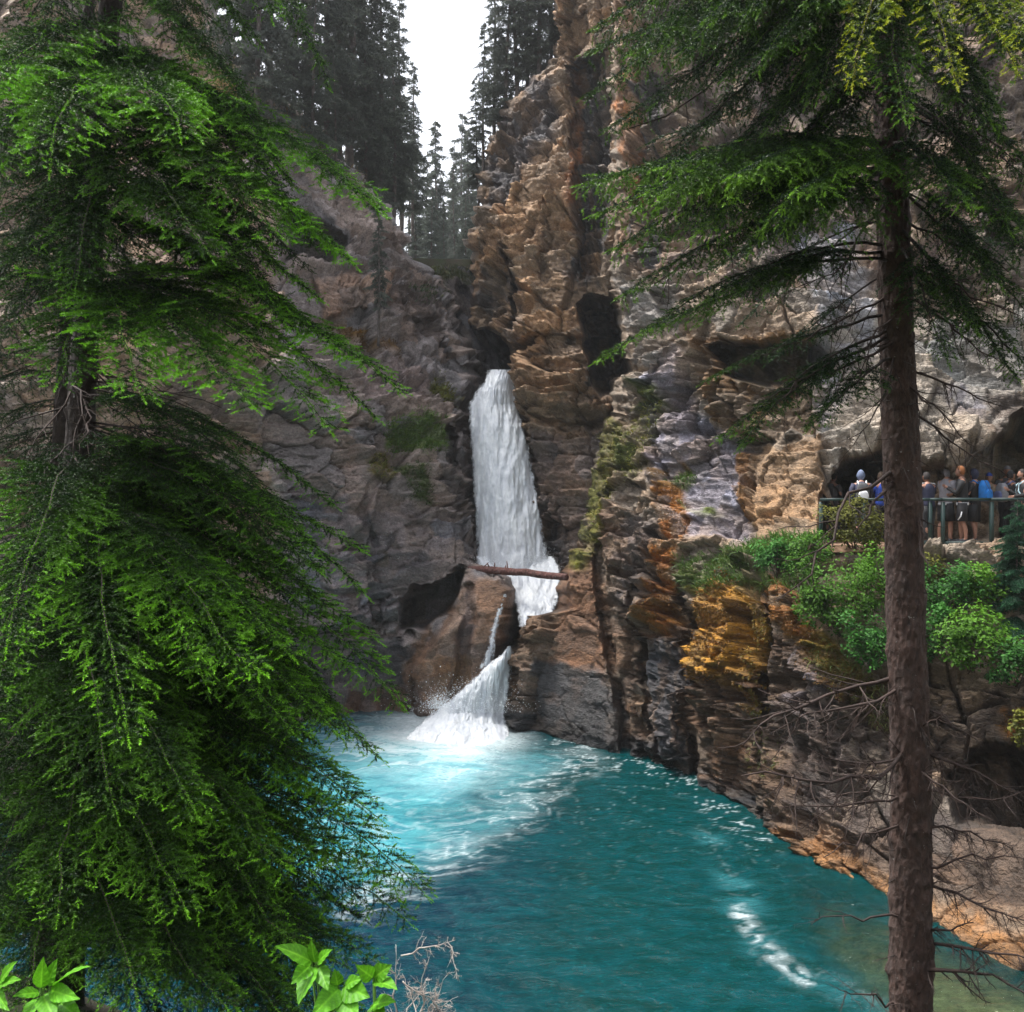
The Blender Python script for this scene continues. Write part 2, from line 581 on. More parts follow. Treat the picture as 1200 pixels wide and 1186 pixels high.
ell, poly, line = (lambda *a: ('ell', *a)), (lambda pts, soft: ('poly', pts, soft)), (lambda pts, wd: ('line', pts, wd))

# right cliff: from the pillar beside the lower fall to the walkway and past the frame
relief('cliff_right', (-70, 1260), 
       [(-70, 724), (0, 722), (200, 720), (330, 720), (420, 734), (450, 722), (520, 700), (600, 684), (640, 672), (690, 655), (714, 649), (722, 614), (770, 598), (845, 586), (1260, 584)],
       [(-70, 1330), (1260, 1330)], 480, 830,
       [(730, 0, 31), (730, 150, 30.3), (735, 300, 29.4), (740, 430, 28.6), (700, 560, 28.2), (672, 640, 28.0), (652, 715, 28.1), (615, 722, 28.6), (600, 770, 28.7), (587, 848, 28.6), (587, 1200, 28.6),
        (640, 780, 27.6), (640, 862, 27.0), (650, 1200, 27.0), (690, 650, 27.5), (730, 700, 26.0), (730, 886, 24.8), (730, 1200, 24.8), (800, 906, 23.2), (800, 1200, 23.0), (800, 700, 24.6), (800, 560, 25.8), (800, 420, 26.6), (800, 200, 28.2), (800, 0, 29.6),
        (850, 941, 20.9), (850, 800, 21.9), (850, 700, 22.6), (850, 1200, 20.8), (850, 600, 24.3), (850, 400, 25.2), (930, 560, 23.2), (930, 400, 23.8), (905, 986, 18.5), (905, 1200, 18.4), (905, 760, 20.4), (905, 690, 21.0), (960, 1015, 17.3), (960, 1200, 17.2),
        (960, 800, 18.9), (960, 680, 19.6), (950, 0, 28.0), (950, 200, 26.4), (1100, 200, 25.2), (1100, 0, 27.0), (1100, 420, 22.9), (1000, 480, 23.0), (1200, 420, 22.4), (1300, 420, 21.6), (1300, 0, 26.0),
        (1040, 1055, 15.8), (1040, 900, 17.6), (1040, 700, 19.2), (1120, 1095, 14.5), (1120, 900, 17.0), (1120, 760, 18.3), (1120, 645, 19.3), (1200, 1140, 13.3), (1200, 900, 16.4), (1200, 760, 17.7), (1200, 650, 18.9), (1300, 1200, 12.4), (1300, 900, 15.4), (1300, 650, 18.2), (1120, 1250, 14.4), (1200, 1250, 13.2)],
       [poly([(962, 640), (964, 575), (990, 538), (1040, 524), (1080, 546), (1125, 552), (1160, 520), (1190, 478), (1340, 450), (1340, 640)], 6) + (2.4,),
        poly([(966, 640), (967, 580), (985, 552), (1005, 534), (1060, 526), (1082, 552), (1085, 640)], 10) + (11.0,),
        poly([(1166, 640), (1164, 560), (1168, 520), (1195, 482), (1340, 465), (1340, 640)], 10) + (7.0,),
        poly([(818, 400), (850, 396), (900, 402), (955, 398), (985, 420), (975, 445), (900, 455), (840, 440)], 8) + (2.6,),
        poly([(886, 545), (920, 500), (964, 520), (964, 650), (886, 650)], 4) + (-0.45,),
        poly([(1095, 890), (1150, 862), (1340, 850), (1340, 1000), (1200, 985), (1120, 970)], 22) + (1.8,),
        line([(700, 640), (712, 740), (735, 880)], 9) + (0.7,), line([(745, 690), (752, 800), (770, 890)], 7) + (0.45,), line([(806, 690), (808, 800), (812, 930)], 8) + (0.6,), line([(897, 690), (886, 820), (884, 970)], 8) + (0.6,),
        poly([(900, 700), (925, 690), (935, 790), (920, 840), (898, 830)], 8) + (-0.35,), poly([(750, 745), (795, 740), (800, 900), (760, 890)], 8) + (-0.3,), poly([(812, 700), (885, 690), (885, 950), (815, 930)], 8) + (-0.3,),
        poly([(720, 335), (760, 335), (790, 400), (770, 440), (735, 430)], 8) + (-0.4,),
        poly([(905, 60), (960, 30), (1000, 110), (960, 160), (920, 140)], 14) + (0.9,), poly([(800, 60), (850, 40), (860, 130), (820, 170)], 14) + (0.7,), poly([(1060, 250), (1120, 230), (1200, 280), (1180, 340), (1080, 320)], 14) + (0.8,)],
       [(poly([(760, -80), (1330, -80), (1330, 330), (900, 380), (760, 330)], 30), (0.17, 0.13, 0.11), 0.75, {'break': 1.0}),
        (poly([(620, 640), (740, 560), (800, 700), (900, 700), (1000, 760), (1000, 1020), (560, 880), (590, 720)], 30), BROWN, 0.9, {'break': 0.35}),
        (poly([(655, 670), (700, 640), (715, 740), (700, 860), (625, 855), (640, 760)], 8), (0.20, 0.115, 0.075), 1.0, {'break': 0.1}),
        (poly([(625, 770), (690, 775), (735, 800), (740, 900), (620, 862)], 14), DARK, 0.95, {'break': 0.2, 'wet': 0.8}),
        (poly([(590, 725), (650, 720), (640, 770), (625, 850), (585, 850)], 6), (0.17, 0.12, 0.09), 0.9, {}),
        (poly([(745, 745), (800, 735), (805, 900), (755, 890)], 8), (0.085, 0.08, 0.085), 0.9, {'noise': 's'}),
        (line([(585, 845), (640, 858), (730, 884), (800, 904), (850, 938), (905, 984)], 26), BLACK, 0.9, {'break': 0.3, 'wet': 1.0}),
        (poly([(765, 400), (800, 395), (815, 480), (880, 520), (886, 640), (790, 640), (760, 560), (735, 470)], 16), LILAC, 0.9, {'break': 0.3, 'speck': 0.55}),
        (poly([(700, 640), (740, 600), (790, 600), (800, 720), (720, 730)], 20), (0.16, 0.13, 0.12), 0.7, {'speck': 0.45}),
        (poly([(800, 385), (880, 390), (960, 395), (960, 440), (880, 520), (815, 490)], 10), (0.19, 0.11, 0.055), 0.9, {}),
        (poly([(830, 402), (960, 402), (965, 440), (880, 452), (840, 440)], 6), (0.055, 0.05, 0.03), 0.9, {'break': 0.2}),  # shade under the overhang, painted as a dark band
        (poly([(884, 520), (964, 510), (966, 650), (884, 650)], 4), (0.42, 0.29, 0.19), 1.0, {'break': 0.15}),
        (poly([(862, 530), (888, 520), (888, 610), (872, 610)], 5), (0.25, 0.13, 0.06), 0.8, {}),
        (poly([(960, 380), (1200, 330), (1330, 330), (1330, 560), (960, 570)], 20), (0.43, 0.39, 0.345), 1.0, {'break': 0.25}),
        (poly([(930, 290), (1010, 270), (1040, 420), (960, 540)], 20), (0.40, 0.385, 0.40), 0.8, {}),
        (ell(1130, 470, 45, 22, 20, 0.5), GREY, 0.6, {'noise': 's'}), (ell(1185, 480, 40, 60, 0, 0.4), (0.14, 0.11, 0.09), 0.7, {}),
        (poly([(820, 690), (850, 660), (885, 690), (888, 800), (870, 850), (845, 800), (815, 800), (808, 720)], 10), GOLD, 1.0, {'break': 0.55, 'moss': 1.0, 'noise': 's'}),
        (poly([(812, 780), (890, 780), (888, 930), (815, 920)], 12), (0.15, 0.085, 0.05), 0.8, {}),
        (line([(790, 585), (800, 620), (785, 670), (780, 730)], 22), ORANGE, 0.9, {'break': 0.7, 'moss': 0.7}), (ell(775, 710, 26, 20, 0, 0.4), ORANGE, 0.9, {'moss': 0.8}), (ell(790, 560, 22, 26, 30, 0.5), (0.20, 0.10, 0.015), 0.8, {'moss': 0.8}),
        (line([(905, 700), (930, 740), (960, 770), (985, 800)], 30), ORANGE, 0.9, {'break': 0.6, 'moss': 0.9}), (line([(960, 760), (1010, 810), (1040, 830)], 26), (0.22, 0.16, 0.02), 0.9, {'break': 0.6, 'moss': 0.9}),
        (poly([(905, 745), (955, 760), (1000, 830), (990, 960), (900, 960), (900, 830)], 22), (0.24, 0.20, 0.205), 0.8, {'break': 0.6, 'speck': 0.45}),
        (poly([(900, 940), (990, 930), (1100, 1000), (1060, 1060), (960, 1020)], 14), (0.27, 0.18, 0.125), 0.8, {}),
        (poly([(930, 985), (1100, 960), (1330, 990), (1330, 1200), (1100, 1110), (1000, 1050)], 20), (0.17, 0.115, 0.08), 0.9, {'break': 0.5}),
        (poly([(990, 925), (1330, 950), (1330, 1095), (1130, 1065), (1000, 1015)], 16), (0.12, 0.085, 0.065), 0.9, {'break': 0.15}),
        (line([(905, 988), (960, 1012), (1040, 1052), (1100, 1080), (1220, 1130)], 34), (0.30, 0.165, 0.085), 0.95, {'break': 0.3}),
        (poly([(890, 830), (1000, 800), (1330, 780), (1330, 1080), (1100, 1040), (960, 980), (890, 940)], 26), (0.115, 0.085, 0.07), 0.75, {'break': 0.55}),
        (poly([(1080, 800), (1330, 780), (1330, 1060), (1120, 1050)], 20), (0.10, 0.075, 0.06), 0.8, {}),  # shade of the low hollow, painted into the rock colour
        (ell(1190, 840, 30, 26, 0, 0.5), ORANGE, 0.8, {'moss': 0.5}),
        (line([(755, 470), (740, 520), (735, 540)], 26), MOSS, 0.9, {'moss': 1.0, 'break': 0.6}), (line([(712, 500), (704, 570), (690, 620), (680, 655)], 16), (0.14, 0.13, 0.015), 0.9, {'moss': 1.0, 'break': 0.6}),
        (ell(800, 560, 18, 14, 30, 0.4), MOSS, 0.9, {'moss': 1.0}), (ell(825, 598, 28, 8, 15, 0.5), MOSS, 0.7, {'moss': 0.8}),
        (poly([(800, 660), (890, 640), (905, 690), (815, 705)], 12), MOSS, 0.9, {'moss': 1.0}),
        (poly([(720, 330), (800, 320), (800, 400), (760, 440), (735, 430)], 10), (0.40, 0.35, 0.31), 0.9, {'speck': 0.5}),
        (poly([(720, -80), (760, -80), (800, 330), (720, 330)], 20), (0.33, 0.235, 0.18), 0.8, {'noise': 's'}),
        (line([(735, 100), (738, 220)], 16), (0.40, 0.16, 0.06), 0.6, {'noise': 's'}), (line([(765, 100), (760, 300)], 22), DARK, 0.7, {'noise': 's'})],
       (0.335, 0.265, 0.205), blocky=1.0, seed=3, dip=(4, 9), roll_l=2.2,
       smooth_zones=[poly([(655, 670), (705, 640), (745, 760), (740, 900), (620, 862)], 10) + (0.75,), poly([(884, 520), (964, 510), (966, 650), (884, 650)], 4) + (0.55,), poly([(960, 380), (1330, 330), (1330, 520), (960, 520)], 20) + (0.6,), poly([(1020, 1020), (1330, 1060), (1330, 1260), (1020, 1260)], 20) + (0.7,), poly([(765, 480), (886, 520), (886, 650), (780, 640)], 20) + (0.35,)], speck=0.35)

# back wall on the right of the falls: tan bedded rock
relief('cliff_back', (-70, 760),
       [(-70, 655), (0, 653), (62, 656), (78, 645), (105, 612), (128, 586), (165, 576), (230, 562), (262, 553), (300, 557), (380, 556), (396, 566), (425, 594), (440, 601), (470, 602), (500, 609), (570, 620), (650, 632), (700, 640), (760, 650)],
       [(-70, 790), (760, 790)], 250, 560,
       [(655, 0, 36), (720, 0, 34), (790, 0, 33), (650, 90, 36), (700, 100, 34.6), (600, 120, 37), (575, 180, 36.6), (640, 200, 34.6), (700, 200, 33.6), (790, 200, 32), (556, 300, 36), (600, 300, 34.8), (650, 300, 33.6), (700, 300, 33), (790, 350, 31.5), (560, 385, 35.4), (610, 400, 33.6), (660, 400, 32.8),
        (720, 420, 32.3), (600, 440, 33.8), (615, 520, 33.0), (660, 520, 32.3), (720, 520, 31.2), (630, 650, 32.0), (670, 650, 31.2), (720, 650, 30.5), (640, 760, 31.2), (790, 700, 30)],
       [poly([(660, 66), (716, 58), (724, 120), (720, 200), (708, 325), (682, 330), (670, 240), (664, 150)], 8) + (1.3,),
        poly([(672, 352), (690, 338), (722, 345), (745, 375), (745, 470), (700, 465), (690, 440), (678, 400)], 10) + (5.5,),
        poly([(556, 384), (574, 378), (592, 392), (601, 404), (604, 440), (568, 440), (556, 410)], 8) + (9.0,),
        line([(592, 300), (596, 330), (600, 380)], 10) + (0.9,), line([(640, 235), (645, 290), (640, 330)], 8) + (0.5,), poly([(620, 250), (650, 240), (652, 310), (625, 330)], 6) + (-0.3,),
        poly([(600, 405), (690, 400), (724, 470), (720, 490), (606, 478)], 10) + (-0.6,), line([(605, 494), (660, 498), (725, 492)], 7) + (0.5,), line([(600, 408), (650, 396), (690, 400)], 7) + (0.5,),
        poly([(575, 130), (640, 90), (655, 120), (610, 200), (575, 230)], 20) + (0.8,), poly([(655, 20), (690, 10), (705, 60), (670, 66)], 10) + (0.9,)],
       [(poly([(555, 220), (700, 150), (730, 500), (600, 480), (555, 400)], 30), TAN, 0.9, {'break': 0.25}),
        (poly([(610, 500), (730, 495), (730, 700), (635, 700)], 20), (0.19, 0.145, 0.125), 0.95, {'break': 0.2}),
        (poly([(575, 120), (650, 80), (658, 150), (600, 240), (560, 260)], 16), (0.12, 0.105, 0.105), 0.9, {'break': 0.35}),
        (poly([(660, 62), (722, 56), (726, 200), (708, 335), (672, 335), (662, 200)], 10), (0.05, 0.045, 0.045), 0.95, {'break': 0.3, 'noise': 's', 'wet': 0.5}),
        (line([(672, 90), (676, 180), (668, 240)], 10), (0.36, 0.17, 0.09), 0.8, {'noise': 's'}),
        (poly([(556, 320), (575, 312), (590, 380), (560, 390)], 8), (0.10, 0.085, 0.08), 0.85, {'wet': 0.6}), (poly([(670, 340), (730, 340), (740, 480), (690, 480)], 10), (0.07, 0.06, 0.055), 0.8, {}),  # wet slab, then shade painted into the hollow
        (poly([(604, 590), (660, 600), (700, 700), (635, 720)], 14), (0.10, 0.085, 0.085), 0.7, {'wet': 0.8, 'noise': 's'}),
        (line([(592, 300), (600, 340), (605, 390)], 16), (0.12, 0.10, 0.095), 0.7, {}),
        (line([(655, 300), (680, 340), (668, 400)], 14), (0.15, 0.11, 0.09), 0.6, {})],
       (0.36, 0.26, 0.185), blocky=1.2, seed=17, dip=(5, 3), roll_l=2.0, speck=0.1, albedo=0.66)

# grey slab at the head of the gorge, between the two walls
relief('cliff_gorge', (312, 470),
       [(312, 470), (470, 470)], [(312, 660), (470, 660)], 110, 100,
       [(500, 320, 41.5), (560, 320, 41.5), (650, 320, 41.5), (500, 450, 39), (560, 400, 39.5), (580, 440, 38), (640, 440, 38.2)],
       [line([(545, 340), (570, 400), (585, 440)], 8) + (0.8,)],
       [(poly([(560, 400), (650, 330), (650, 470), (590, 470)], 20), BLACK, 0.9, {'break': 0.1}), (line([(500, 322), (640, 324)], 10), MOSS, 0.8, {'moss': 0.6})],
       (0.25, 0.225, 0.225), blocky=1.0, seed=29, dip=(0, 40), speck=0.3)

# left cliff with its tan shelf at the foot
relief('cliff_left', (-70, 960),
       [(-70, -150), (960, -150)],
       [(-70, 225), (0, 250), (60, 268), (90, 300), (125, 345), (170, 385), (210, 432), (240, 448), (270, 462), (300, 478), (325, 520), (345, 527), (380, 535), (410, 565), (440, 578), (458, 570), (480, 552), (520, 557), (560, 561), (600, 557), (650, 563), (660, 568), (668, 596), (690, 610), (705, 613), (730, 607), (760, 598), (800, 591), (850, 589), (960, 589)], 440, 640,
       [(250, 60, 37), (330, 130, 36), (400, 190, 37), (440, 240, 38), (100, 60, 32), (0, 0, 29), (-150, 0, 26), (-150, 400, 22), (-150, 900, 18), (0, 600, 21.5), (0, 900, 20), (200, 900, 24.5), (200, 600, 25), (200, 300, 27),
        (330, 300, 31.5), (380, 300, 33), (450, 280, 36), (500, 320, 38), (380, 345, 31.8), (440, 350, 33.2), (510, 350, 36.5), (400, 385, 31.4), (460, 400, 33.2), (530, 400, 36), (575, 440, 35.6), (550, 470, 34.4), (500, 440, 33.2), (420, 440, 30.8), (350, 480, 28.8), (480, 510, 31.2), (430, 540, 30.2), (552, 520, 33.6), (530, 560, 31.8), (555, 600, 32.4),
        (350, 620, 28.4), (430, 650, 29.6), (500, 650, 30.2), (550, 650, 31.5), (350, 760, 28.2), (400, 830, 29.6), (440, 740, 29.8), (430, 832, 30.4), (510, 832, 29.9), (560, 845, 29.2), (588, 850, 29.0), (590, 668, 30.0), (612, 700, 29.6), (600, 760, 29.4), (545, 700, 29.6), (540, 760, 29.5), (430, 950, 30.4), (588, 950, 29.0)],
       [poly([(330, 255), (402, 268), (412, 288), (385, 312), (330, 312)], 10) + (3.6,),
        poly([(366, 318), (455, 318), (466, 352), (380, 372)], 8) + (-0.7,),
        poly([(475, 370), (525, 362), (528, 410), (490, 405)], 10) + (1.0,),
        poly([(514, 498), (538, 500), (534, 552), (520, 548)], 5) + (1.6,),
        line([(520, 410), (560, 440), (552, 478)], 12) + (0.8,),
        poly([(466, 742), (468, 700), (482, 686), (506, 682), (528, 668), (548, 655), (545, 690), (530, 715), (500, 740)], 6) + (3.6,),
        poly([(530, 668), (560, 664), (600, 670), (614, 700), (606, 740), (585, 800), (560, 850), (480, 850), (470, 800), (500, 745), (530, 715)], 14) + (-0.9,),
        line([(550, 690), (545, 760), (530, 830)], 12) + (0.45,),
        poly([(380, 480), (450, 470), (450, 620), (400, 640), (370, 560)], 20) + (-0.4,),
        line([(440, 560), (420, 600), (440, 640)], 6) + (0.3,), line([(360, 735), (430, 740), (470, 742)], 8) + (0.5,)],
       [(poly([(-200, -80), (240, -80), (340, 300), (340, 720), (-200, 760)], 40), (0.36, 0.28, 0.22), 0.9, {'break': 0.3}),
        (poly([(200, 40), (300, 80), (350, 130), (300, 150), (200, 100)], 20), (0.30, 0.24, 0.13), 0.8, {'moss': 0.5}),
        (poly([(360, 318), (455, 316), (470, 352), (380, 380)], 10), (0.38, 0.27, 0.215), 1.0, {'break': 0.15}),
        (poly([(330, 250), (410, 262), (412, 290), (370, 314), (330, 312)], 10), (0.07, 0.065, 0.065), 0.9, {}),  # shade below the overhanging shelf, painted dark
        (poly([(440, 320), (525, 325), (530, 410), (470, 400), (450, 360)], 14), (0.12, 0.10, 0.095), 0.8, {'speck': 0.5}),
        (poly([(365, 365), (470, 395), (480, 420), (400, 402)], 12), (0.17, 0.10, 0.035), 0.95, {'moss': 0.9}),
        (poly([(395, 400), (520, 430), (500, 480), (440, 480), (400, 450)], 16), (0.27, 0.22, 0.215), 0.9, {'speck': 0.5}),
        (poly([(500, 445), (530, 445), (548, 470), (510, 470)], 8), (0.12, 0.12, 0.02), 1.0, {'moss': 1.0}),
        (poly([(445, 495), (480, 485), (515, 495), (520, 530), (460, 530)], 10), (0.075, 0.125, 0.015), 1.0, {'moss': 1.0, 'break': 0.3}),
        (poly([(460, 540), (500, 545), (520, 590), (480, 590)], 10), (0.05, 0.07, 0.02), 0.9, {'moss': 1.0}),
        (ell(448, 545, 22, 22, 0, 0.4), (0.12, 0.10, 0.02), 0.9, {'moss': 1.0}), (ell(415, 592, 22, 12, 0, 0.4), (0.14, 0.075, 0.02), 0.9, {'moss': 1.0}), (ell(448, 655, 9, 11, 0, 0.4), (0.13, 0.11, 0.02), 1.0, {'moss': 1.0}),
        (poly([(520, 490), (565, 480), (570, 660), (540, 650), (520, 560)], 12), (0.085, 0.075, 0.075), 0.9, {'wet': 0.6}),
        (poly([(390, 500), (420, 490), (430, 560), (400, 620), (385, 590)], 12), (0.33, 0.27, 0.25), 0.8, {}),
        (poly([(340, 560), (540, 590), (545, 650), (470, 690), (460, 740), (340, 740)], 20), (0.235, 0.215, 0.23), 0.9, {'speck': 0.55}),
        (poly([(340, 730), (470, 742), (500, 770), (470, 830), (340, 840)], 12), (0.075, 0.07, 0.078), 0.95, {'break': 0.2, 'wet': 0.9, 'speck': 0.3}),
        (poly([(470, 770), (520, 720), (550, 665), (612, 690), (585, 800), (540, 850), (470, 850)], 10), (0.225, 0.145, 0.105), 1.0, {'break': 0.2, 'wet': 0.4}),
        (poly([(520, 760), (560, 770), (550, 850), (500, 850)], 14), (0.27, 0.165, 0.10), 0.7, {'break': 0.4, 'wet': 0.5, 'noise': 's'}), (line([(552, 680), (548, 760)], 12), (0.12, 0.085, 0.075), 0.8, {}),
        (poly([(400, 800), (500, 805), (500, 850), (400, 850)], 10), (0.11, 0.07, 0.055), 0.8, {'wet': 1.0}), (line([(548, 668), (540, 720), (500, 800)], 8), (0.33, 0.24, 0.19), 0.5, {})],
       (0.27, 0.235, 0.225), blocky=0.95, seed=41, dip=(10, -14), roll_r=2.0,
       smooth_zones=[poly([(470, 850), (480, 690), (550, 655), (615, 690), (590, 850)], 12) + (0.92,), poly([(340, 720), (470, 740), (500, 780), (470, 850), (340, 850)], 20) + (0.7,), poly([(340, 480), (520, 560), (550, 660), (340, 740)], 25) + (0.40,)], speck=0.3, albedo=0.86)

# ------------------------------------------------------------------ ground: near bank, pool bed, plateau and the hills beyond, one sheet
def ground_z(x, y):
    bank = np.interp(y, [-70, -30, -14, -4, 0, 2, 6, 9, 12.3, 14], [30, 24, 14, 6.2, 5.45, 5.3, 3.0, 1.0, -0.9, -2.2])  # slope behind the camera is steepened to block sky light
    bank = bank + np.where(y < 9, 0.35 * np.clip(-x - 1.2, 0, 6) * np.clip((y - 1) / 4, 0, 1) * np.clip((12 - y) / 4, 0, 1), 0)
    right = np.clip((x - (16 - 0.42 * y)) / 5, -0.2, 1)                                # shallow shelf on the right
    bed = -2.4 + 2.12 * sstep(4.2, 6.4, x + 0.5 * np.sin(y * 1.7) * 0.4) * (y < 19)
    z = np.where(y < 14, bank, bed)
    z = np.where(y > 9, np.maximum(z, np.where(x > 2, bed, -9)), z)
    up = np.minimum(18.9 + 0.12 * np.clip(y - 43, 0, 900) ** 0.95 + 0.16 * np.clip(np.abs(x + 2 + 0.02 * y) - 4, 0, 60), 40)
    side = sstep(0, 5, np.abs(x) - 17) * (y > 8) * 16.0
    z = np.maximum(z, np.where(side > 0, side - 2.4, -9))
    z = z + (up - z) * sstep(41.4, 42.6, y)
    return z
xs = np.concatenate([-np.geomspace(170, 20, 24), np.linspace(-19, 19, 150), np.geomspace(20, 170, 24)])
ys = np.concatenate([-np.geomspace(70, 6, 20), np.linspace(-5, 48, 210), np.geomspace(49, 270, 40)])
gx, gy = np.meshgrid(xs, ys)
gz = ground_z(gx, gy) + 0.10 * fbm(np.stack([gx.ravel() * 0.9, gy.ravel() * 0.9, gx.ravel() * 0], 1), 4, 5).reshape(gx.shape)
mg, nt, nodes, L = new_mat('forest_floor')
out = N(nt, 'ShaderNodeOutputMaterial'); b = N(nt, 'ShaderNodeBsdfPrincipled')
co = coords(nt)
sepz = N(nt, 'ShaderNodeSeparateXYZ'); L.new(co, sepz.inputs[0])
n1 = noise(nt, co, 1.1, 8, 0.7); n2 = noise(nt, co, 9, 6, 0.7)
soil = mixc(nt, ramp(nt, n1, [(0.4, 0), (0.6, 1)]), (0.045, 0.032, 0.02), (0.035, 0.05, 0.014))
bedc = mixc(nt, ramp(nt, mathn(nt, 'ADD', mathn(nt, 'MULTIPLY', n1, 0.7), mathn(nt, 'MULTIPLY', n2, 0.3)), [(0.38, 0), (0.6, 1)]), (0.085, 0.075, 0.05), (0.36, 0.31, 0.20))
L.new(mixc(nt, mathn(nt, 'LESS_THAN', sepz.outputs[2], 0.1), soil, bedc), b.inputs['Base Color'])
b.inputs['Roughness'].default_value = 0.9
bp = N(nt, 'ShaderNodeBump'); bp.inputs['Strength'].default_value = 0.7; bp.inputs['Distance'].default_value = 0.08
L.new(n2, bp.inputs['Height']); L.new(bp.outputs[0], b.inputs['Normal']); L.new(b.outputs[0], out.inputs[0])
setting(mk('ground', np.stack([gx, gy, gz], -1).reshape(-1, 3), grid_faces(len(xs), len(ys)), mg, smooth=True))

# trodden path on the ledge under the overhang
px_ = np.linspace(6.9, 17, 70); pd_ = np.linspace(20.0, 29.5, 60)
gx, gy = np.meshgrid(px_, pd_)
gz = 6.1 + 0.03 * fbm(np.stack([gx.ravel() * 2, gy.ravel() * 2, gx.ravel() * 0], 1), 3, 8).reshape(gx.shape)
gz = np.where(gy < 20.1, gz - 0.15, gz)
M_PATH = simple_mat('trodden_earth', (0.21, 0.125, 0.075), 0.9, 0.35, 6, 0.5, 30)
setting(mk('path', np.stack([gx, gy, gz], -1).reshape(-1, 3), grid_faces(70, 60), M_PATH, smooth=True))
# ------------------------------------------------------------------ pool
def curl_lines(px, py, pts, wd):
    return 1 - sstep(0, wd, line_d(px, py, pts))


wx_ = np.arange(-17, 14.01, 0.07); wy_ = np.concatenate([np.arange(9.0, 20, 0.05), np.arange(20, 33.5, 0.07)])
gx, gy = np.meshgrid(wx_, wy_)
gx, gy = gx.ravel(), gy.ravel()
p3 = np.stack([gx, gy, np.zeros_like(gx)], 1)
px, py = pix(np.stack([gx, gy, np.zeros_like(gx)], 1))
wq = np.stack([fbm(p3 * 0.5, 4, 90), fbm(p3 * 0.5 + 40, 4, 91), np.zeros_like(gx)], 1)
sw = p3 + wq * 1.3                                          # swirled coordinates
wpx = px + 42 * wq[:, 0]; wpy = py + 16 * wq[:, 1]
boil = 1 - sstep(0.5, 7.5, np.hypot(gx + 1.6, (gy - 28.6)))
wav = 0.030 * fbm(sw * np.array([1.1, 1.7, 1]), 4, 95) + 0.02 * fbm(sw * np.array([3.3, 5.0, 1]), 3, 96) + boil * (0.10 * fbm(sw * 1.6, 4, 97) + 0.05 * np.abs(fbm(sw * 3.5, 3, 98)))
# aerated water: milky turquoise spreading to the left of the fall
aer = np.clip(0.75 * field(wpx, wpy, ('poly', [(300, 828), (470, 822), (600, 836), (612, 870), (600, 900), (590, 940), (540, 985), (480, 1030), (380, 1060), (200, 1090), (180, 900)], 60))
              + 0.38 * field(wpx, wpy, ('poly', [(560, 840), (640, 862), (690, 880), (660, 915), (610, 965), (560, 1010), (480, 1062), (360, 1090), (420, 980), (560, 930)], 40)), 0, 1)
core = field(wpx, wpy, ('ell', 482, 880, 185, 74, 8, 0.95))
foam0 = field(px + 14 * wq[:, 0], py + 8 * wq[:, 1], ('ell', 532, 858, 118, 36, 6, 0.9))
strk = fbm(sw * np.array([0.55, 2.6, 1]) + 3, 5, 101)
lace = 1 - np.abs(fbm(sw * np.array([0.9, 1.5, 1]) + 13, 5, 103)) * 3.6             # thin foam lace
lace2 = 1 - np.abs(fbm(sw * np.array([2.2, 3.4, 1]) + 5, 4, 104)) * 4.0
fl = curl_lines(wpx, wpy, [(680, 880), (640, 915), (600, 945), (545, 985), (480, 1040), (420, 1060)], 44)
fl2 = curl_lines(px + 14 * wq[:, 0], py + 10 * wq[:, 1], [(868, 1070), (885, 1090), (905, 1110), (928, 1130), (944, 1144)], 15)
fl3 = curl_lines(px + 26 * wq[:, 0], py + 16 * wq[:, 1], [(835, 985), (862, 1040), (885, 1085), (930, 1130), (1000, 1160), (1060, 1180)], 34)
wall = curl_lines(px + 10 * wq[:, 0], py + 6 * wq[:, 1], [(600, 850), (660, 868), (730, 890), (800, 912), (850, 946), (905, 990)], 26)
foam = np.clip(foam0 * 1.25 + core * 0.35 * sstep(-0.35, 0.5, strk), 0, 1)
foam = np.maximum(foam, core * sstep(0.35, 0.95, lace) * 0.5)
foam = np.maximum(foam, aer * sstep(0.62, 1.0, lace) * 0.35)
foam = np.maximum(foam, fl * sstep(0.3, 0.95, lace2) * 0.42)
foam = np.maximum(foam, fl * fl * 0.16 * sstep(-0.3, 0.3, strk))
foam = np.maximum(foam, 0.8 * fl2 * np.clip(0.35 + 1.5 * fbm(sw * np.array([4, 6, 1]), 4, 107), 0, 1))
foam = np.maximum(foam, fl3 * sstep(0.7, 1.0, lace2) * 0.08)
aer = np.clip(aer + 0.22 * fl3 * sstep(-0.3, 0.4, strk), 0, 1)
foam = np.maximum(foam, wall * sstep(0.78, 1.0, lace2) * 0.55)
foam = np.maximum(foam, sstep(0.93, 1.0, lace2) * 0.22 * sstep(1100, 850, py))
shal = sstep(0, 120, poly_sd(wpx + 20 * strk, wpy, [(890, 960), (960, 990), (1100, 1050), (1400, 1140), (1400, 1400), (1060, 1400), (985, 1200), (940, 1110), (900, 1040)]))
green = sstep(430, 760, wpx + 0.1 * (wpy - 900))
W_ATT = np.stack([aer * (0.80 + 0.35 * core) + 0.16 * aer * strk, np.clip(foam + 0.24 * core * core, 0, 1), shal], 1)
mw, nt, nodes, L = new_mat('glacial_water')
out = N(nt, 'ShaderNodeOutputMaterial'); b = N(nt, 'ShaderNodeBsdfPrincipled')
sep = N(nt, 'ShaderNodeSeparateColor'); L.new(N(nt, 'ShaderNodeVertexColor', layer_name='Mask').outputs[0], sep.inputs[0])
sep2 = N(nt, 'ShaderNodeSeparateColor'); L.new(N(nt, 'ShaderNodeVertexColor', layer_name='Hue').outputs[0], sep2.inputs[0])
co = coords(nt)
cst = coords(nt, (1.0, 1.9, 1.0))
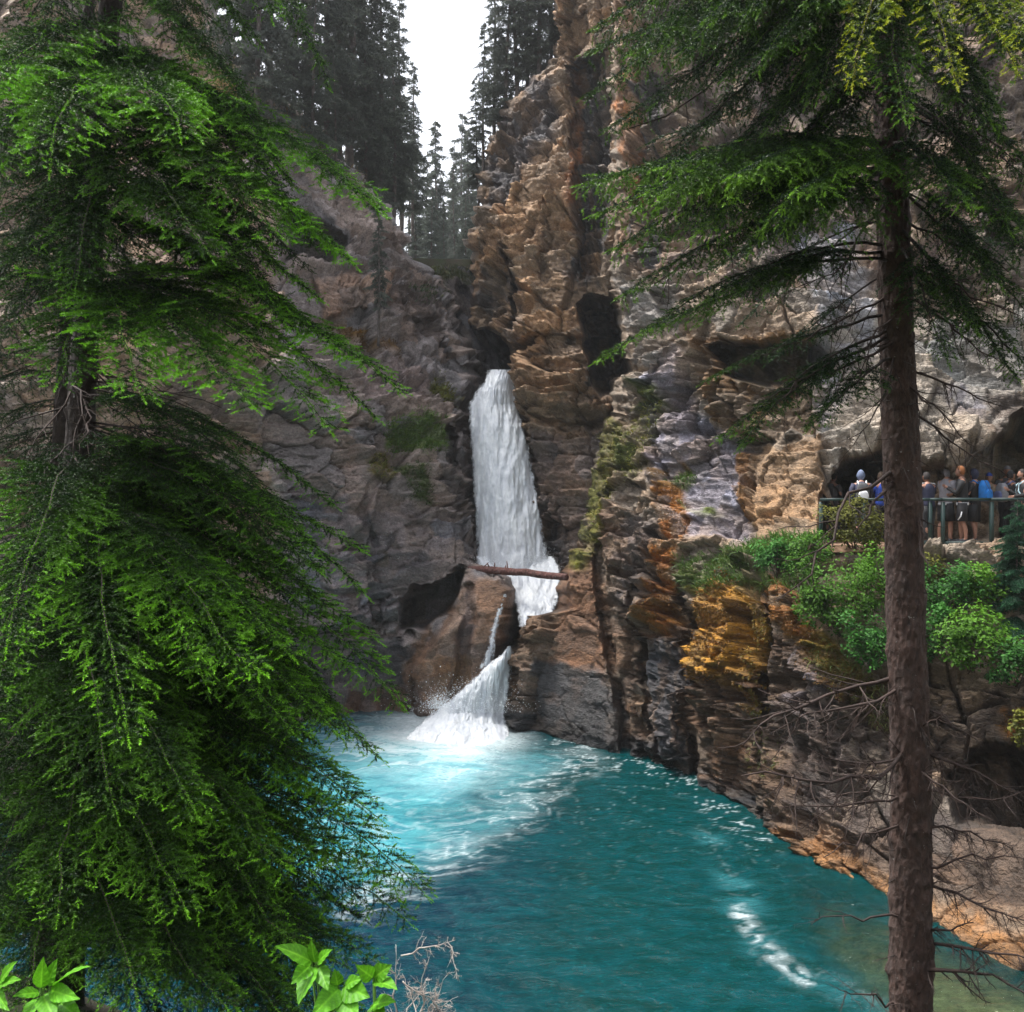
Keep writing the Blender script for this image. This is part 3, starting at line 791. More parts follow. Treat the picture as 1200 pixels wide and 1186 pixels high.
n1 = noise(nt, cst, 1.1, 7, 0.62, 1.6); n2 = noise(nt, cst, 7.0, 5, 0.65, 0.8); n3 = noise(nt, cst, 22, 4, 0.6, 0.5)
deep = mixc(nt, sep2.outputs[0], (0.0, 0.010, 0.026), (0.0, 0.022, 0.020))
deep = mixc(nt, ramp(nt, n1, [(0.38, 0), (0.72, 0.8)]), deep, (0.001, 0.045, 0.055))
milk = mixc(nt, ramp(nt, n1, [(0.3, 0), (0.7, 1)]), (0.012, 0.18, 0.24), (0.12, 0.42, 0.46))
deep = mixc(nt, ramp(nt, mathn(nt, 'ADD', mathn(nt, 'MULTIPLY', n2, 0.6), mathn(nt, 'MULTIPLY', n3, 0.4)), [(0.54, 0), (0.72, 0.8)]), deep, (0.008, 0.095, 0.105))
c = mixc(nt, mathn(nt, 'MULTIPLY', sep.outputs[0], 1.0), deep, milk)
fo = mathn(nt, 'MULTIPLY', sep.outputs[1], ramp(nt, n2, [(0.3, 0.45), (0.6, 1.15)]))
c = mixc(nt, fo, c, (0.50, 0.56, 0.58))
L.new(c, b.inputs['Base Color'])
L.new(mathn(nt, 'ADD', 0.07, mathn(nt, 'MULTIPLY', fo, 0.6)), b.inputs['Roughness'])
b.inputs['IOR'].default_value = 1.33; b.inputs['Specular IOR Level'].default_value = 0.15
bp = N(nt, 'ShaderNodeBump'); bp.inputs['Strength'].default_value = 0.5; bp.inputs['Distance'].default_value = 0.08
L.new(mathn(nt, 'ADD', mathn(nt, 'MULTIPLY', n2, 0.8), mathn(nt, 'ADD', mathn(nt, 'MULTIPLY', n3, 0.3), n1)), bp.inputs['Height'])
L.new(bp.outputs[0], b.inputs['Normal'])
tr = N(nt, 'ShaderNodeBsdfTransparent'); tr.inputs[0].default_value = (0.55, 0.68, 0.52, 1)
gl = N(nt, 'ShaderNodeBsdfGlossy'); gl.inputs['Roughness'].default_value = 0.05
L.new(bp.outputs[0], gl.inputs['Normal'])
fr = N(nt, 'ShaderNodeFresnel'); fr.inputs[0].default_value = 1.33; L.new(bp.outputs[0], fr.inputs['Normal'])
clear = N(nt, 'ShaderNodeMixShader'); L.new(fr.outputs[0], clear.inputs[0]); L.new(tr.outputs[0], clear.inputs[1]); L.new(gl.outputs[0], clear.inputs[2])
mx = N(nt, 'ShaderNodeMixShader')
L.new(mathn(nt, 'MULTIPLY', mathn(nt, 'MULTIPLY', sep.outputs[2], 0.88), mathn(nt, 'SUBTRACT', 1.0, fo)), mx.inputs[0])
L.new(b.outputs[0], mx.inputs[1]); L.new(clear.outputs[0], mx.inputs[2]); L.new(mx.outputs[0], out.inputs[0])
V = np.stack([gx, gy, wav], 1)
setting(mk('water', V, grid_faces(len(wx_), len(wy_)), mw, None, {'Mask': np.clip(W_ATT, 0, 1), 'Hue': np.stack([green, green, green], 1)}, smooth=True))

# ------------------------------------------------------------------ falling water
mf, nt, nodes, L = new_mat('white_water')
out = N(nt, 'ShaderNodeOutputMaterial'); b = N(nt, 'ShaderNodeBsdfPrincipled')
cv = coords(nt, (4.0, 2.0, 0.5))
n1 = noise(nt, cv, 1.0, 6, 0.65, 0.5); co = coords(nt); n2 = noise(nt, co, 6, 5, 0.7)
c = mixc(nt, ramp(nt, mathn(nt, 'ADD', mathn(nt, 'MULTIPLY', n1, 0.65), mathn(nt, 'MULTIPLY', n2, 0.35)), [(0.32, 0), (0.62, 1)]), (0.38, 0.41, 0.47), (0.60, 0.625, 0.65))
a = N(nt, 'ShaderNodeVertexColor', layer_name='Mask')
sep = N(nt, 'ShaderNodeSeparateColor'); L.new(a.outputs[0], sep.inputs[0])
L.new(c, b.inputs['Base Color']); b.inputs['Roughness'].default_value = 0.45
b.inputs['Subsurface Weight'].default_value = 0.0
bp = N(nt, 'ShaderNodeBump'); bp.inputs['Strength'].default_value = 0.3; bp.inputs['Distance'].default_value = 0.10
L.new(mathn(nt, 'ADD', n1, mathn(nt, 'MULTIPLY', n2, 0.5)), bp.inputs['Height']); L.new(bp.outputs[0], b.inputs['Normal'])
tp = N(nt, 'ShaderNodeBsdfTransparent')
mx = N(nt, 'ShaderNodeMixShader')
al = ramp(nt, mathn(nt, 'ADD', sep.outputs[0], mathn(nt, 'MULTIPLY', mathn(nt, 'SUBTRACT', mathn(nt, 'ADD', mathn(nt, 'MULTIPLY', n1, 0.5), mathn(nt, 'MULTIPLY', n2, 0.5)), 0.5), 1.6)), [(0.30, 0), (0.62, 1)])
L.new(al, mx.inputs[0]); L.new(tp.outputs[0], mx.inputs[1]); L.new(b.outputs[0], mx.inputs[2]); L.new(mx.outputs[0], out.inputs[0])
M_FALL = mf


def fall(name, rows, nu, nv, bulge, amp, seed, soft_top=False, soft_bottom=False):
    rows = np.array(rows, float)       # py, left, right, D_left, D_right
    t = np.linspace(rows[0, 0], rows[-1, 0], nv)
    g = [np.interp(t, rows[:, 0], rows[:, k]) for k in (1, 2, 3, 4)]
    s = np.linspace(0, 1, nu)
    px = g[0][:, None] * (1 - s) + g[1][:, None] * s
    D = g[2][:, None] * (1 - s) + g[3][:, None] * s - bulge * np.sin(np.pi * s)[None]
    py = np.repeat(t[:, None], nu, 1)
    V = np.stack([(px - CX) / F * D, D, CAMZ + (CY - py) / F * D], -1).reshape(-1, 3)
    d = amp * (fbm(V * np.array([2.6, 1, 0.42]), 5, seed) + 0.5 * fbm(V * np.array([7, 3, 1.6]), 4, seed + 3))
    V[:, 1] -= d * 1.2
    V[:, 0] += d * 0.15
    e = np.minimum(s, 1 - s)[None] * (g[1] - g[0])[:, None]
    e = np.minimum(e, (4 + np.repeat(t[:, None] - t[0], nu, 1) * 1.2)) if soft_top else e
    e = np.minimum(e, np.repeat(t[-1] - t[:, None], nu, 1) * 0.9) if soft_bottom else e
    m = np.clip(0.20 + e / 12.0, 0, 1).ravel()
    return mk(name, V, grid_faces(nu, nv), M_FALL, None, {'Mask': np.stack([m, m, m], 1)}, smooth=True)


setting(fall('waterfall', [(433, 571, 603, 34.5, 34.4), (445, 566, 605, 34.3, 34.2), (458, 557, 606, 34.1, 34.0), (474, 548, 608, 33.95, 33.9), (500, 548, 616, 33.6, 33.4), (560, 553, 628, 33.0, 32.7), (620, 556, 638, 32.5, 32.1), (680, 556, 648, 32.0, 31.6)], 90, 300, 0.7, 0.13, 201, True))
setting(fall('waterfall', [(652, 556, 650, 32.0, 31.8), (664, 560, 657, 31.6, 31.3), (676, 584, 659, 30.8, 30.6), (694, 596, 657, 30.1, 30.0), (710, 604, 653, 29.4, 29.3), (722, 606, 650, 28.95, 28.95), (736, 608, 648, 28.7, 28.7)], 80, 100, 0.05, 0.14, 211, True, True))
setting(fall('waterfall', [(696, 588, 596, 28.9, 29.0), (715, 580, 590, 28.7, 28.75), (740, 573, 584, 28.45, 28.5), (765, 567, 581, 28.25, 28.3), (785, 560, 578, 28.1, 28.2)], 30, 90, 0.05, 0.06, 219, True, True))
setting(fall('waterfall', [(757, 592, 603, 28.2, 28.3), (768, 583, 603, 28.1, 28.3), (780, 568, 602, 28.0, 28.25), (792, 556, 600, 27.95, 28.2), (806, 541, 598, 27.85, 28.15), (820, 524, 596, 27.75, 28.1), (836, 504, 594, 27.6, 28.0), (848, 490, 595, 27.2, 27.7), (858, 480, 597, 26.8, 27.2), (872, 472, 600, 26.35, 26.6), (884, 466, 604, 25.9, 26.1)], 110, 220, 0.4, 0.17, 221, True, True))
# spray: flung drops at the foot of each fall
rng = np.random.default_rng(7)
dr = []
for (x, y, D, n, sx, sy) in ((548, 826, 27.6, 3600, 52, 24), (515, 826, 27.8, 1500, 12, 11), (600, 662, 31.2, 900, 44, 12), (632, 655, 31.4, 500, 14, 14)):
    for _ in range(n):
        c = P(x + sx * rng.normal() * 0.6, y - abs(rng.normal()) * sy * 0.7 + sy * 0.4, D + rng.normal() * 0.35)
        if c[2] > 0.02: dr.append((c, rng.uniform(0.003, 0.010) * (1 + (rng.random() < 0.04))))
cc = np.array([d[0] for d in dr]); rr = np.array([d[1] for d in dr])
oc = np.array([[1, 0, 0], [-1, 0, 0], [0, 1, 0], [0, -1, 0], [0, 0, 1.4], [0, 0, -1.4]], float)
of = np.array([[0, 2, 4], [2, 1, 4], [1, 3, 4], [3, 0, 4], [2, 0, 5], [1, 2, 5], [3, 1, 5], [0, 3, 5]])
V = cc[:, None] + oc[None] * rr[:, None, None]
M_DROP = simple_mat('flung_water', (0.82, 0.86, 0.9), 0.3, 0.05)
setting(mk('spray', V.reshape(-1, 3), (of[None] + 6 * np.arange(len(cc))[:, None, None]).reshape(-1, 3), M_DROP, smooth=True), 'stuff', 'white drops of spray flung up at the foot of the falls', 'spray')
# ------------------------------------------------------------------ foliage kit
def unit(a):
    return a / (np.linalg.norm(a, axis=-1, keepdims=True) + 1e-9)


def needle_mat(name, dark, light, trans=0.25, rough=0.5, spec=0.25):
    m, nt, nodes, L = new_mat(name)
    out = N(nt, 'ShaderNodeOutputMaterial'); b = N(nt, 'ShaderNodeBsdfPrincipled')
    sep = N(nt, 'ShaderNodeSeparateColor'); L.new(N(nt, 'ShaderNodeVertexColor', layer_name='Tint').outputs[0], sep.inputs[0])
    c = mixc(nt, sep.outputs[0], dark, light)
    c = mixc(nt, sep.outputs[1], c, (0.11, 0.06, 0.025))
    c = mixc(nt, sep.outputs[2], c, (0.36, 0.40, 0.015))
    L.new(c, b.inputs['Base Color'])
    b.inputs['Roughness'].default_value = rough
    b.inputs['Specular IOR Level'].default_value = spec
    t = N(nt, 'ShaderNodeBsdfTranslucent'); L.new(c, t.inputs[0])
    mx = N(nt, 'ShaderNodeMixShader'); mx.inputs[0].default_value = trans
    L.new(b.outputs[0], mx.inputs[1]); L.new(t.outputs[0], mx.inputs[2]); L.new(mx.outputs[0], out.inputs[0])
    return m


def bark_mat(name, a, b_, scale=1.0):
    m, nt, nodes, L = new_mat(name)
    out = N(nt, 'ShaderNodeOutputMaterial'); b = N(nt, 'ShaderNodeBsdfPrincipled')
    co = coords(nt, (scale, scale, scale * 0.45)); co1 = coords(nt, (scale, scale, scale))
    n1 = noise(nt, co, 22, 7, 0.75, 0.8); n2 = noise(nt, co1, 7, 5, 0.65)
    vo = N(nt, 'ShaderNodeTexVoronoi'); vo.inputs['Scale'].default_value = 30; L.new(co, vo.inputs['Vector'])
    c = mixc(nt, ramp(nt, n1, [(0.35, 0), (0.65, 1)]), a, b_)
    c = mixc(nt, mathn(nt, 'MULTIPLY', ramp(nt, n2, [(0.45, 0), (0.75, 1)]), 0.45), c, (0.10, 0.075, 0.068))
    c = mixc(nt, mathn(nt, 'MULTIPLY', mathn(nt, 'GREATER_THAN', noise(nt, co1, 34, 3, 0.6), 0.70), 0.8), c, (0.24, 0.23, 0.22))
    L.new(c, b.inputs['Base Color']); b.inputs['Roughness'].default_value = 0.85
    bp = N(nt, 'ShaderNodeBump'); bp.inputs['Strength'].default_value = 1.0; bp.inputs['Distance'].default_value = 0.022 / scale
    L.new(mathn(nt, 'ADD', n1, vo.outputs['Distance']), bp.inputs['Height']); L.new(bp.outputs[0], b.inputs['Normal']); L.new(b.outputs[0], out.inputs[0])
    return m


M_BARK = bark_mat('spruce_bark', (0.020, 0.011, 0.009), (0.085, 0.047, 0.036))
M_BARK_D = bark_mat('dark_bark', (0.012, 0.008, 0.007), (0.035, 0.022, 0.018))
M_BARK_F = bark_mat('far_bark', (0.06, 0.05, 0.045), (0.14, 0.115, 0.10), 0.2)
M_TWIG = simple_mat('dead_twigs', (0.036, 0.021, 0.017), 0.85, 0.5, 20)
M_TWIG_G = simple_mat('grey_twigs', (0.30, 0.25, 0.22), 0.85, 0.45, 30)
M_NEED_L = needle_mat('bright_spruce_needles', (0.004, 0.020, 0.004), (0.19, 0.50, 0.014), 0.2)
M_NEED_R = needle_mat('dark_spruce_needles', (0.005, 0.020, 0.008), (0.13, 0.34, 0.022), 0.2)
M_NEED_F = needle_mat('far_needles', (0.085, 0.10, 0.085), (0.16, 0.185, 0.145), 0.2, 0.7)  # paler and greyer: haze painted into the needle colour


class Foliage:
    def __init__(s, seed):
        s.b, s.d, s.l, s.t, s.br = [], [], [], [], []
        s.twig = Geo()
        s.rng = np.random.default_rng(seed)

    def shoots(s, b, d, l, t, br=0.0):
        s.b.append(b); s.d.append(d); s.l.append(l); s.t.append(t); s.br.append(np.broadcast_to(br, (len(b),)))

    def bough(s, P0, P1, sag=0.15, width=0.4, droop=0.35, tint=1.0, k=1.0, dens=1.0, inner=0.12, brown=0.0, twist=0.0, rad=0.006):
        """One branch with its side sprays; k scales the spacing of everything."""
        rng = s.rng
        P0, P1 = np.asarray(P0, float), np.asarray(P1, float)
        Ln = np.linalg.norm(P1 - P0)
        t = np.linspace(0, 1, 14)
        wob = np.cumsum(rng.normal(0, 0.012 * Ln, (14, 3)), 0); wob -= wob[-1] * t[:, None]
        C = P0 + (P1 - P0) * t[:, None] + np.array([0, 0, 1.0]) * (sag * Ln * 4 * t * (1 - t))[:, None] + wob * 0.5
        s.twig.tube(C, rad * k * (1.05 - t) + 0.0015 * k, 5)
        n = max(3, int(Ln / (0.046 * k) * dens))
        for side in (-1, 1):
            ts = np.sort(inner + (1 - inner) * (np.arange(n) + rng.random(n)) / n)
            for tt in ts:
                j = min(int(tt * 13), 12); f = tt * 13 - j
                p = C[j] * (1 - f) + C[j + 1] * f
                T = unit(C[j + 1] - C[j])
                S = unit(np.cross(T, [0, 0, 1.0])) * side
                U = np.cross(S, T) * side
                if twist: S = unit(S * math.cos(twist) + U * math.sin(twist) * side)
                ln = width * ((1 - tt) ** 0.65 * 0.92 + 0.10) * min(1, 0.35 + tt / 0.3) * rng.uniform(0.65, 1.15)
                a = R(rng.uniform(44, 70))
                d = unit(T * math.cos(a) + S * math.sin(a) + np.array([0, 0, rng.normal(0, 0.12)]))
                m = max(2, int(ln / (0.044 * k)))
                u = (np.arange(m) + 0.5 + rng.uniform(-0.3, 0.3, m)) / m
                dr = droop * rng.uniform(0.6, 1.3)
                pos = p + d * (ln * u)[:, None] + np.array([0, 0, -1.0]) * (dr * ln * u ** 1.8)[:, None]
                dt = unit(d[None] + np.array([0, 0, -1.0]) * (1.8 * dr * u ** 0.8)[:, None])
                s2 = unit(np.cross(dt, np.array([0, 0, 1.0]) + rng.normal(0, 0.25, 3))) * np.where(np.arange(m) % 2, 1, -1)[:, None]
                aa = rng.uniform(0.6, 1.05, m)
                ds = unit(dt * np.cos(aa)[:, None] + s2 * np.sin(aa)[:, None] + np.array([0, 0, -0.22 * dr]))
                ls = k * rng.uniform(0.06, 0.125, m) * (0.5 + 0.6 * (1 - u)) * (0.7 + 0.5 * min(1, ln / (0.3 * k)))
                tn = np.clip(tint * (0.01 + 0.95 * u ** 1.7 * (0.12 + 0.88 * tt ** 1.2) + 0.30 * (tt ** 4)) * rng.uniform(0.55, 1.25, m) + rng.normal(0, 0.05, m), 0, 1)  # pale new growth at the tips, inner shoots darkened as painted shade
                s.shoots(pos, ds, ls, tn, brown)
                na = max(1, int(ln / (0.06 * k)))
                ua = np.arange(na) / na
                pa = p + d * (ln * ua)[:, None] + np.array([0, 0, -1.0]) * (dr * ln * ua ** 1.8)[:, None]
                da = unit(d[None] + np.array([0, 0, -1.0]) * (1.8 * dr * ua ** 0.8)[:, None])
                s.shoots(pa, da, np.full(na, ln / na * 1.15), np.clip(tint * (0.01 + 0.85 * ua ** 1.7 * tt + 0.30 * (ua > 0.8) * tt) * rng.uniform(0.6, 1.2, na), 0, 1), brown)
        na = max(2, int(Ln / (0.09 * k)))
        ii = np.linspace(inner, 0.999, na) * 13
        j = ii.astype(int); f = (ii - j)[:, None]
        s.shoots(C[j] * (1 - f) + C[j + 1] * f, unit(C[j + 1] - C[j]), np.full(na, Ln / na), tint * np.linspace(0.1, 0.9, na), brown)

    def needles(s, name, mats, parent, per=0.0023, nl=0.0165, nw=0.0046):
        rng = s.rng
        b = np.concatenate(s.b); d = unit(np.concatenate(s.d)); l = np.concatenate(s.l); t = np.concatenate(s.t); br = np.concatenate(s.br)
        cnt = np.maximum(3, (l / per).astype(int))
        i = np.repeat(np.arange(len(b)), cnt)
        n = len(i)
        u = rng.random(n)
        ph = rng.uniform(0, 2 * np.pi, n)
        ref = np.where(np.abs(d[:, 2:3]) < 0.9, np.array([[0, 0, 1.0]]), np.array([[1.0, 0, 0]]))
        S = unit(np.cross(d, ref)); U = np.cross(S, d)
        rad = np.cos(ph)[:, None] * S[i] + np.sin(ph)[:, None] * U[i]
        a = 0.95 - 0.65 * u ** 3 + rng.normal(0, 0.12, n)
        nd = unit(d[i] * np.cos(a)[:, None] + rad * np.sin(a)[:, None])
        base = b[i] + d[i] * (l[i] * u)[:, None]
        ln = nl * rng.uniform(0.7, 1.15, n) * (1 - 0.35 * u ** 4)
        sd = unit(np.cross(nd, rng.normal(0, 1, (n, 3)))) * (nw * 0.5)
        V = np.stack([base - sd, base + sd, base + nd * ln[:, None]], 1)
        tt = np.clip(t[i] * (0.75 + 0.4 * u) + rng.normal(0, 0.06, n), 0, 1)
        col = np.stack([tt, np.clip(br[i] + (rng.random(n) < 0.012) * 0.6, 0, 1), np.clip(-br[i], 0, 1) * tt], 1)
        col = np.repeat(col, 3, 0)
        tv = np.concatenate(s.twig.v); tq = np.concatenate(s.twig.q); tt3 = np.concatenate(s.twig.t)
        m = n * 3
        print('needles', n, 'shoots', len(b))
        return mk(name, np.concatenate([V.reshape(-1, 3), tv]), [np.concatenate([np.arange(m).reshape(-1, 3), tt3 + m]), tq + m], None, parent,
                  {'Tint': np.concatenate([col, np.zeros((len(tv), 3))])}, mats=list(mats), mat_idx=np.concatenate([np.zeros(n), np.ones(len(tt3) + len(tq))]))


def snag(g, P0, P1, rng, rad=0.008, depth=2, nsub=10, sub=0.4, sag=0.05, ns=5, jit=0.025, down=0.15):
    """A bare branch that forks into twigs."""
    P0, P1 = np.asarray(P0, float), np.asarray(P1, float)
    Ln = np.linalg.norm(P1 - P0)
    K = 9 if depth > 1 else 5
    t = np.linspace(0, 1, K)
    w_ = np.cumsum(rng.normal(0, jit * Ln, (K, 3)), 0); w_ -= w_[-1] * t[:, None] * 0.7; w_[0] = 0
    C = P0 + (P1 - P0) * t[:, None] + np.array([0, 0, 1.0]) * (sag * Ln * 4 * t * (1 - t))[:, None] + w_
    g.tube(C, rad * (1 - 0.75 * t), ns, rough=0.12, rng=rng)
    if depth <= 0: return
    T = unit(P1 - P0)
    for q in range(nsub):
        tt = rng.uniform(0.12, 0.98); j = min(int(tt * (K - 1)), K - 2); f = tt * (K - 1) - j
        p = C[j] * (1 - f) + C[j + 1] * f
        d = unit(T * rng.uniform(0.2, 1.0) + unit(np.cross(T, rng.normal(0, 1, 3))) * rng.uniform(0.4, 1.0) + np.array([0, 0, -down]))
        ln = sub * Ln * rng.uniform(0.3, 1.0) * (1.1 - 0.6 * tt)
        snag(g, p, p + d * ln, rng, max(rad * 0.42 * (1.1 - tt * 0.5), 0.0011), depth - 1, max(2, nsub // 2), 0.5, -0.04, 4 if depth > 1 else 3, jit * 1.3, down)


def trunk_pts(rows, D):
    return np.array([P(x, y, D) for x, y in rows])


def make_trunk(pts, rad, rng, mat, parent, ns=28, knots=40, step=0.05, plates=False):
    """Tapered, slightly crooked trunk with a lumpy skin and the stubs of shed branches."""
    pts = np.asarray(pts, float)
    o = np.argsort(pts[:, 2]); pts = pts[o]; rad = np.asarray(rad, float)[o]
    z = np.arange(pts[0, 2], pts[-1, 2], step)
    C = np.stack([np.interp(z, pts[:, 2], pts[:, k]) for k in range(3)], 1)
    C[:, :2] += 0.012 * np.stack([fbm(np.stack([z * 0.9, z * 0, z * 0], 1), 2, 3), fbm(np.stack([z * 0.9, z * 0 + 7, z * 0], 1), 2, 4)], 1)
    r = np.interp(z, pts[:, 2], rad)
    a = np.arange(ns) / ns * 2 * np.pi
    q = np.stack([np.cos(a)[None] * 2.2 + 0 * z[:, None], np.sin(a)[None] * 2.2 + 0 * z[:, None], np.repeat(z[:, None], ns, 1) * 5], -1).reshape(-1, 3)
    rr = r[:, None] * (1 + 0.075 * fbm(q, 4, 77).reshape(len(z), ns) + 0.06 * fbm(q * 3, 3, 78).reshape(len(z), ns))
    if plates:
        ga, ra, _, fa = cells(np.stack([q[:, 0] * 2.6, q[:, 1] * 2.6, np.repeat(z[:, None], ns, 1).ravel() * 22], 1), 5)
        rr = rr + ((ra - 0.5) * 0.0045 + fa * 0.004 - 0.004 * (1 - sstep(0, 0.12, ga))).reshape(len(z), ns)
    kz = rng.uniform(z[0], z[-1], knots); ka = rng.uniform(0, 2 * np.pi, knots)
    for zz, aa in zip(kz, ka):
        dz = (z[:, None] - zz) / 0.045; da = (np.angle(np.exp(1j * (a[None] - aa)))) * r[:, None] / 0.045
        rr = rr + 0.014 * np.exp(-(dz ** 2 + da ** 2))
    V = np.stack([C[:, 0:1] + rr * np.cos(a), C[:, 1:2] + rr * np.sin(a), np.repeat(z[:, None], ns, 1)], -1)
    k = np.arange(len(z) - 1)[:, None] * ns; j = np.arange(ns)[None]
    qd = np.stack([k + j, k + (j + 1) % ns, k + ns + (j + 1) % ns, k + ns + j], -1).reshape(-1, 4)
    ob = mk('trunk', V.reshape(-1, 3), qd, mat, parent, smooth=True)
    return ob, (lambda zz: np.array([np.interp(zz, z, C[:, 0]), np.interp(zz, z, C[:, 1]), zz])), (lambda zz: np.interp(zz, z, r))


def at_py(ax, x, py, D):
    return ax(CAMZ + (CY - py) / F * D)


def finish(root, fol, nmat, tmat, per=0.0023, nl=0.0165, nw=0.0046):
    return fol.needles('crown', (nmat, tmat), root, per, nl, nw)


def dead_branch(root, P0, P1, *a, **k):
    g = Geo(); snag(g, P0, P1, *a, **k)
    return g.build('dead_branch', M_TWIG, root)


# ------------------------------------------------------------------ the big spruce on the left
DT = 6.0
base = P(78, 1300, DT)
tl = empty('spruce_tree', (0, 0, 0), 'large spruce with bright green drooping boughs filling the left of the view', 'tree', 'foreground spruces by the pool')
rng = np.random.default_rng(11)
rows = [(142, -160), (130, 0), (118, 150), (106, 300), (96, 450), (86, 650), (80, 900), (76, 1180), (74, 1420)]
trk, axL, rdL = make_trunk(trunk_pts(rows, DT), [0.062, 0.068, 0.075, 0.082, 0.088, 0.096, 0.105, 0.115, 0.125], rng, M_BARK_D, tl)
fo = Foliage(21)
BL = [(-170, 385, 105, 6.2, .25, .42, .8, .35), (-140, 290, 60, 6.0, .2, .45, .8, .3), (-120, 200, 40, 5.6, .2, .45, .7, .3), (-90, 40, 30, 5.2, .2, .45, .5, .45), (-150, -60, 20, 5.5, .2, .5, .5, .4),
      (30, -30, 120, 4.5, .12, .42, .3, 1.1), (45, 70, 185, 4.2, .12, .38, .3, 1.1), (50, 215, 175, 4.4, .14, .42, .35, 1.1), (70, -60, 250, 4.6, .15, .42, .4, .8), (60, 340, 205, 5.4, .16, .42, .45, .9),
      (55, 440, 268, 5.1, .16, .50, .55, 1.0), (120, 405, 300, 5.0, .16, .40, .5, 1.0), (110, 330, 285, 4.8, .15, .42, .55, .85), (140, 250, 300, 4.6, .15, .40, .5, .6), (150, 90, 330, 4.6, .12, .40, .5, .35), (150, 20, 380, 4.9, .12, .40, .5, .3),
      (205, 380, 345, 5.3, .16, .36, .45, .85), (235, 330, 375, 5.0, .14, .36, .5, .6), (255, 395, 395, 5.2, .15, .30, .45, .9),
      (330, 462, 452, 4.9, .14, .44, .35, 1.1), (350, 390, 500, 4.6, .15, .42, .45, 1.1), (345, 290, 485, 4.25, .14, .44, .4, 1.15), (340, 165, 470, 4.2, .13, .40, .35, 1.15), (340, 440, 500, 5.3, .15, .3, .5, .8), (360, 80, 445, 4.6, .13, .3, .4, .7),
      (455, 380, 585, 5.5, .14, .26, .6, .55), (490, 420, 640, 5.4, .14, .28, .55, .8), (520, 420, 700, 5.2, .14, .30, .55, .9), (470, 340, 620, 5.0, .13, .22, .6, .35), (540, 370, 690, 4.9, .12, .28, .6, .55), (500, 300, 660, 4.9, .12, .2, .6, .3),
      (545, 150, 850, 3.9, .12, .40, .5, 1.15), (560, 300, 790, 4.0, .12, .38, .5, 1.1), (555, 20, 760, 4.0, .12, .36, .45, 1.1), (575, 225, 800, 4.2, .13, .36, .5, .9), (590, 330, 770, 4.3, .13, .36, .5, .7), (600, -50, 850, 4.2, .12, .4, .5, .8),
      (610, 455, 835, 5.0, .14, .42, .5, 1.0), (600, 430, 745, 5.2, .13, .30, .5, .8), (640, 425, 790, 4.9, .14, .40, .55, .95), (660, 390, 850, 4.6, .14, .42, .6, .85), (700, 440, 880, 4.9, .13, .40, .55, .8), (690, 340, 860, 4.4, .12, .40, .6, .6),
      (760, 425, 935, 4.8, .12, .40, .6, .8), (800, 455, 960, 4.8, .12, .40, .55, .9), (840, 492, 1008, 4.8, .12, .42, .45, .95), (880, 455, 1045, 4.7, .11, .42, .5, .8), (920, 462, 1085, 4.7, .10, .42, .5, .7), (960, 450, 1130, 4.6, .10, .42, .55, .7), (1000, 430, 1190, 4.5, .10, .42, .55, .6),
      (740, 250, 950, 4.0, .11, .42, .65, .55), (720, 120, 940, 4.0, .11, .42, .65, .45), (790, 330, 1000, 4.2, .11, .42, .65, .6), (850, 215, 1065, 4.0, .10, .42, .65, .8), (830, 90, 1060, 4.0, .10, .42, .65, .5), (900, 340, 1100, 4.2, .10, .42, .65, .6), (930, 150, 1160, 3.9, .10, .42, .65, .55), (960, 260, 1180, 4.0, .10, .42, .7, .5), (1000, 40, 1190, 3.9, .10, .42, .65, .5), (1010, 350, 1210, 4.1, .10, .42, .7, .45),
      (690, -40, 880, 4.3, .11, .42, .6, .5), (780, -60, 990, 4.3, .11, .42, .6, .4), (870, -40, 1080, 4.2, .11, .42, .6, .45), (960, -50, 1150, 4.2, .11, .42, .6, .45), (740, 180, 900, 4.6, .11, .42, .6, .3), (820, 260, 1010, 4.7, .11, .42, .6, .3), (900, 100, 1100, 4.6, .11, .42, .6, .3)]
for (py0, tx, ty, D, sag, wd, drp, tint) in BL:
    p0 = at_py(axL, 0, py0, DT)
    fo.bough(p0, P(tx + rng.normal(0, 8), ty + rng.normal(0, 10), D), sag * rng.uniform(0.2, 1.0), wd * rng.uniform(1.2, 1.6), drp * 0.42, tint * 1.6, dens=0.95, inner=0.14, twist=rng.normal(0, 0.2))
ENV = [(-100, 300), (0, 350), (100, 330), (180, 370), (265, 425), (320, 360), (370, 350), (440, 430), (500, 380), (560, 350), (620, 395), (700, 400), (760, 385), (830, 425), (900, 410), (950, 425), (1010, 465), (1060, 440), (1120, 430), (1200, 410)]
for _ in range(84):                                    # secondary boughs between the main ones, most tinted dark as painted shade
    ty = rng.uniform(-40, 1240) if _ < 26 else rng.uniform(640, 1260)
    if 470 < ty < 640: continue
    mx_ = np.interp(ty, *zip(*ENV)) - 15
    tx = rng.uniform(-60, mx_) if _ % 2 else mx_ - abs(rng.normal(0, 40))
    D = 5.9 - 1.5 * rng.random() * (1 - abs(tx - 100) / 500)
    py0 = ty - rng.uniform(110, 230)
    fo.bough(at_py(axL, 0, py0, DT), P(tx, ty, D), .11, rng.uniform(.42, .58), rng.uniform(.2, .4), 0.12 if _ % 4 else 0.7, dens=0.9, inner=0.18, twist=rng.normal(0, 0.25))
for _ in range(30):                                    # lower right side, low tint paints its shade
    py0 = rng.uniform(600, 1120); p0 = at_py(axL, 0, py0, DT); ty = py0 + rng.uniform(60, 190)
    fo.bough(p0, P(np.interp(ty, *zip(*ENV)) - rng.uniform(20, 120), ty, rng.uniform(5.4, 6.8)), .1, .5, .5, .1, dens=0.9)
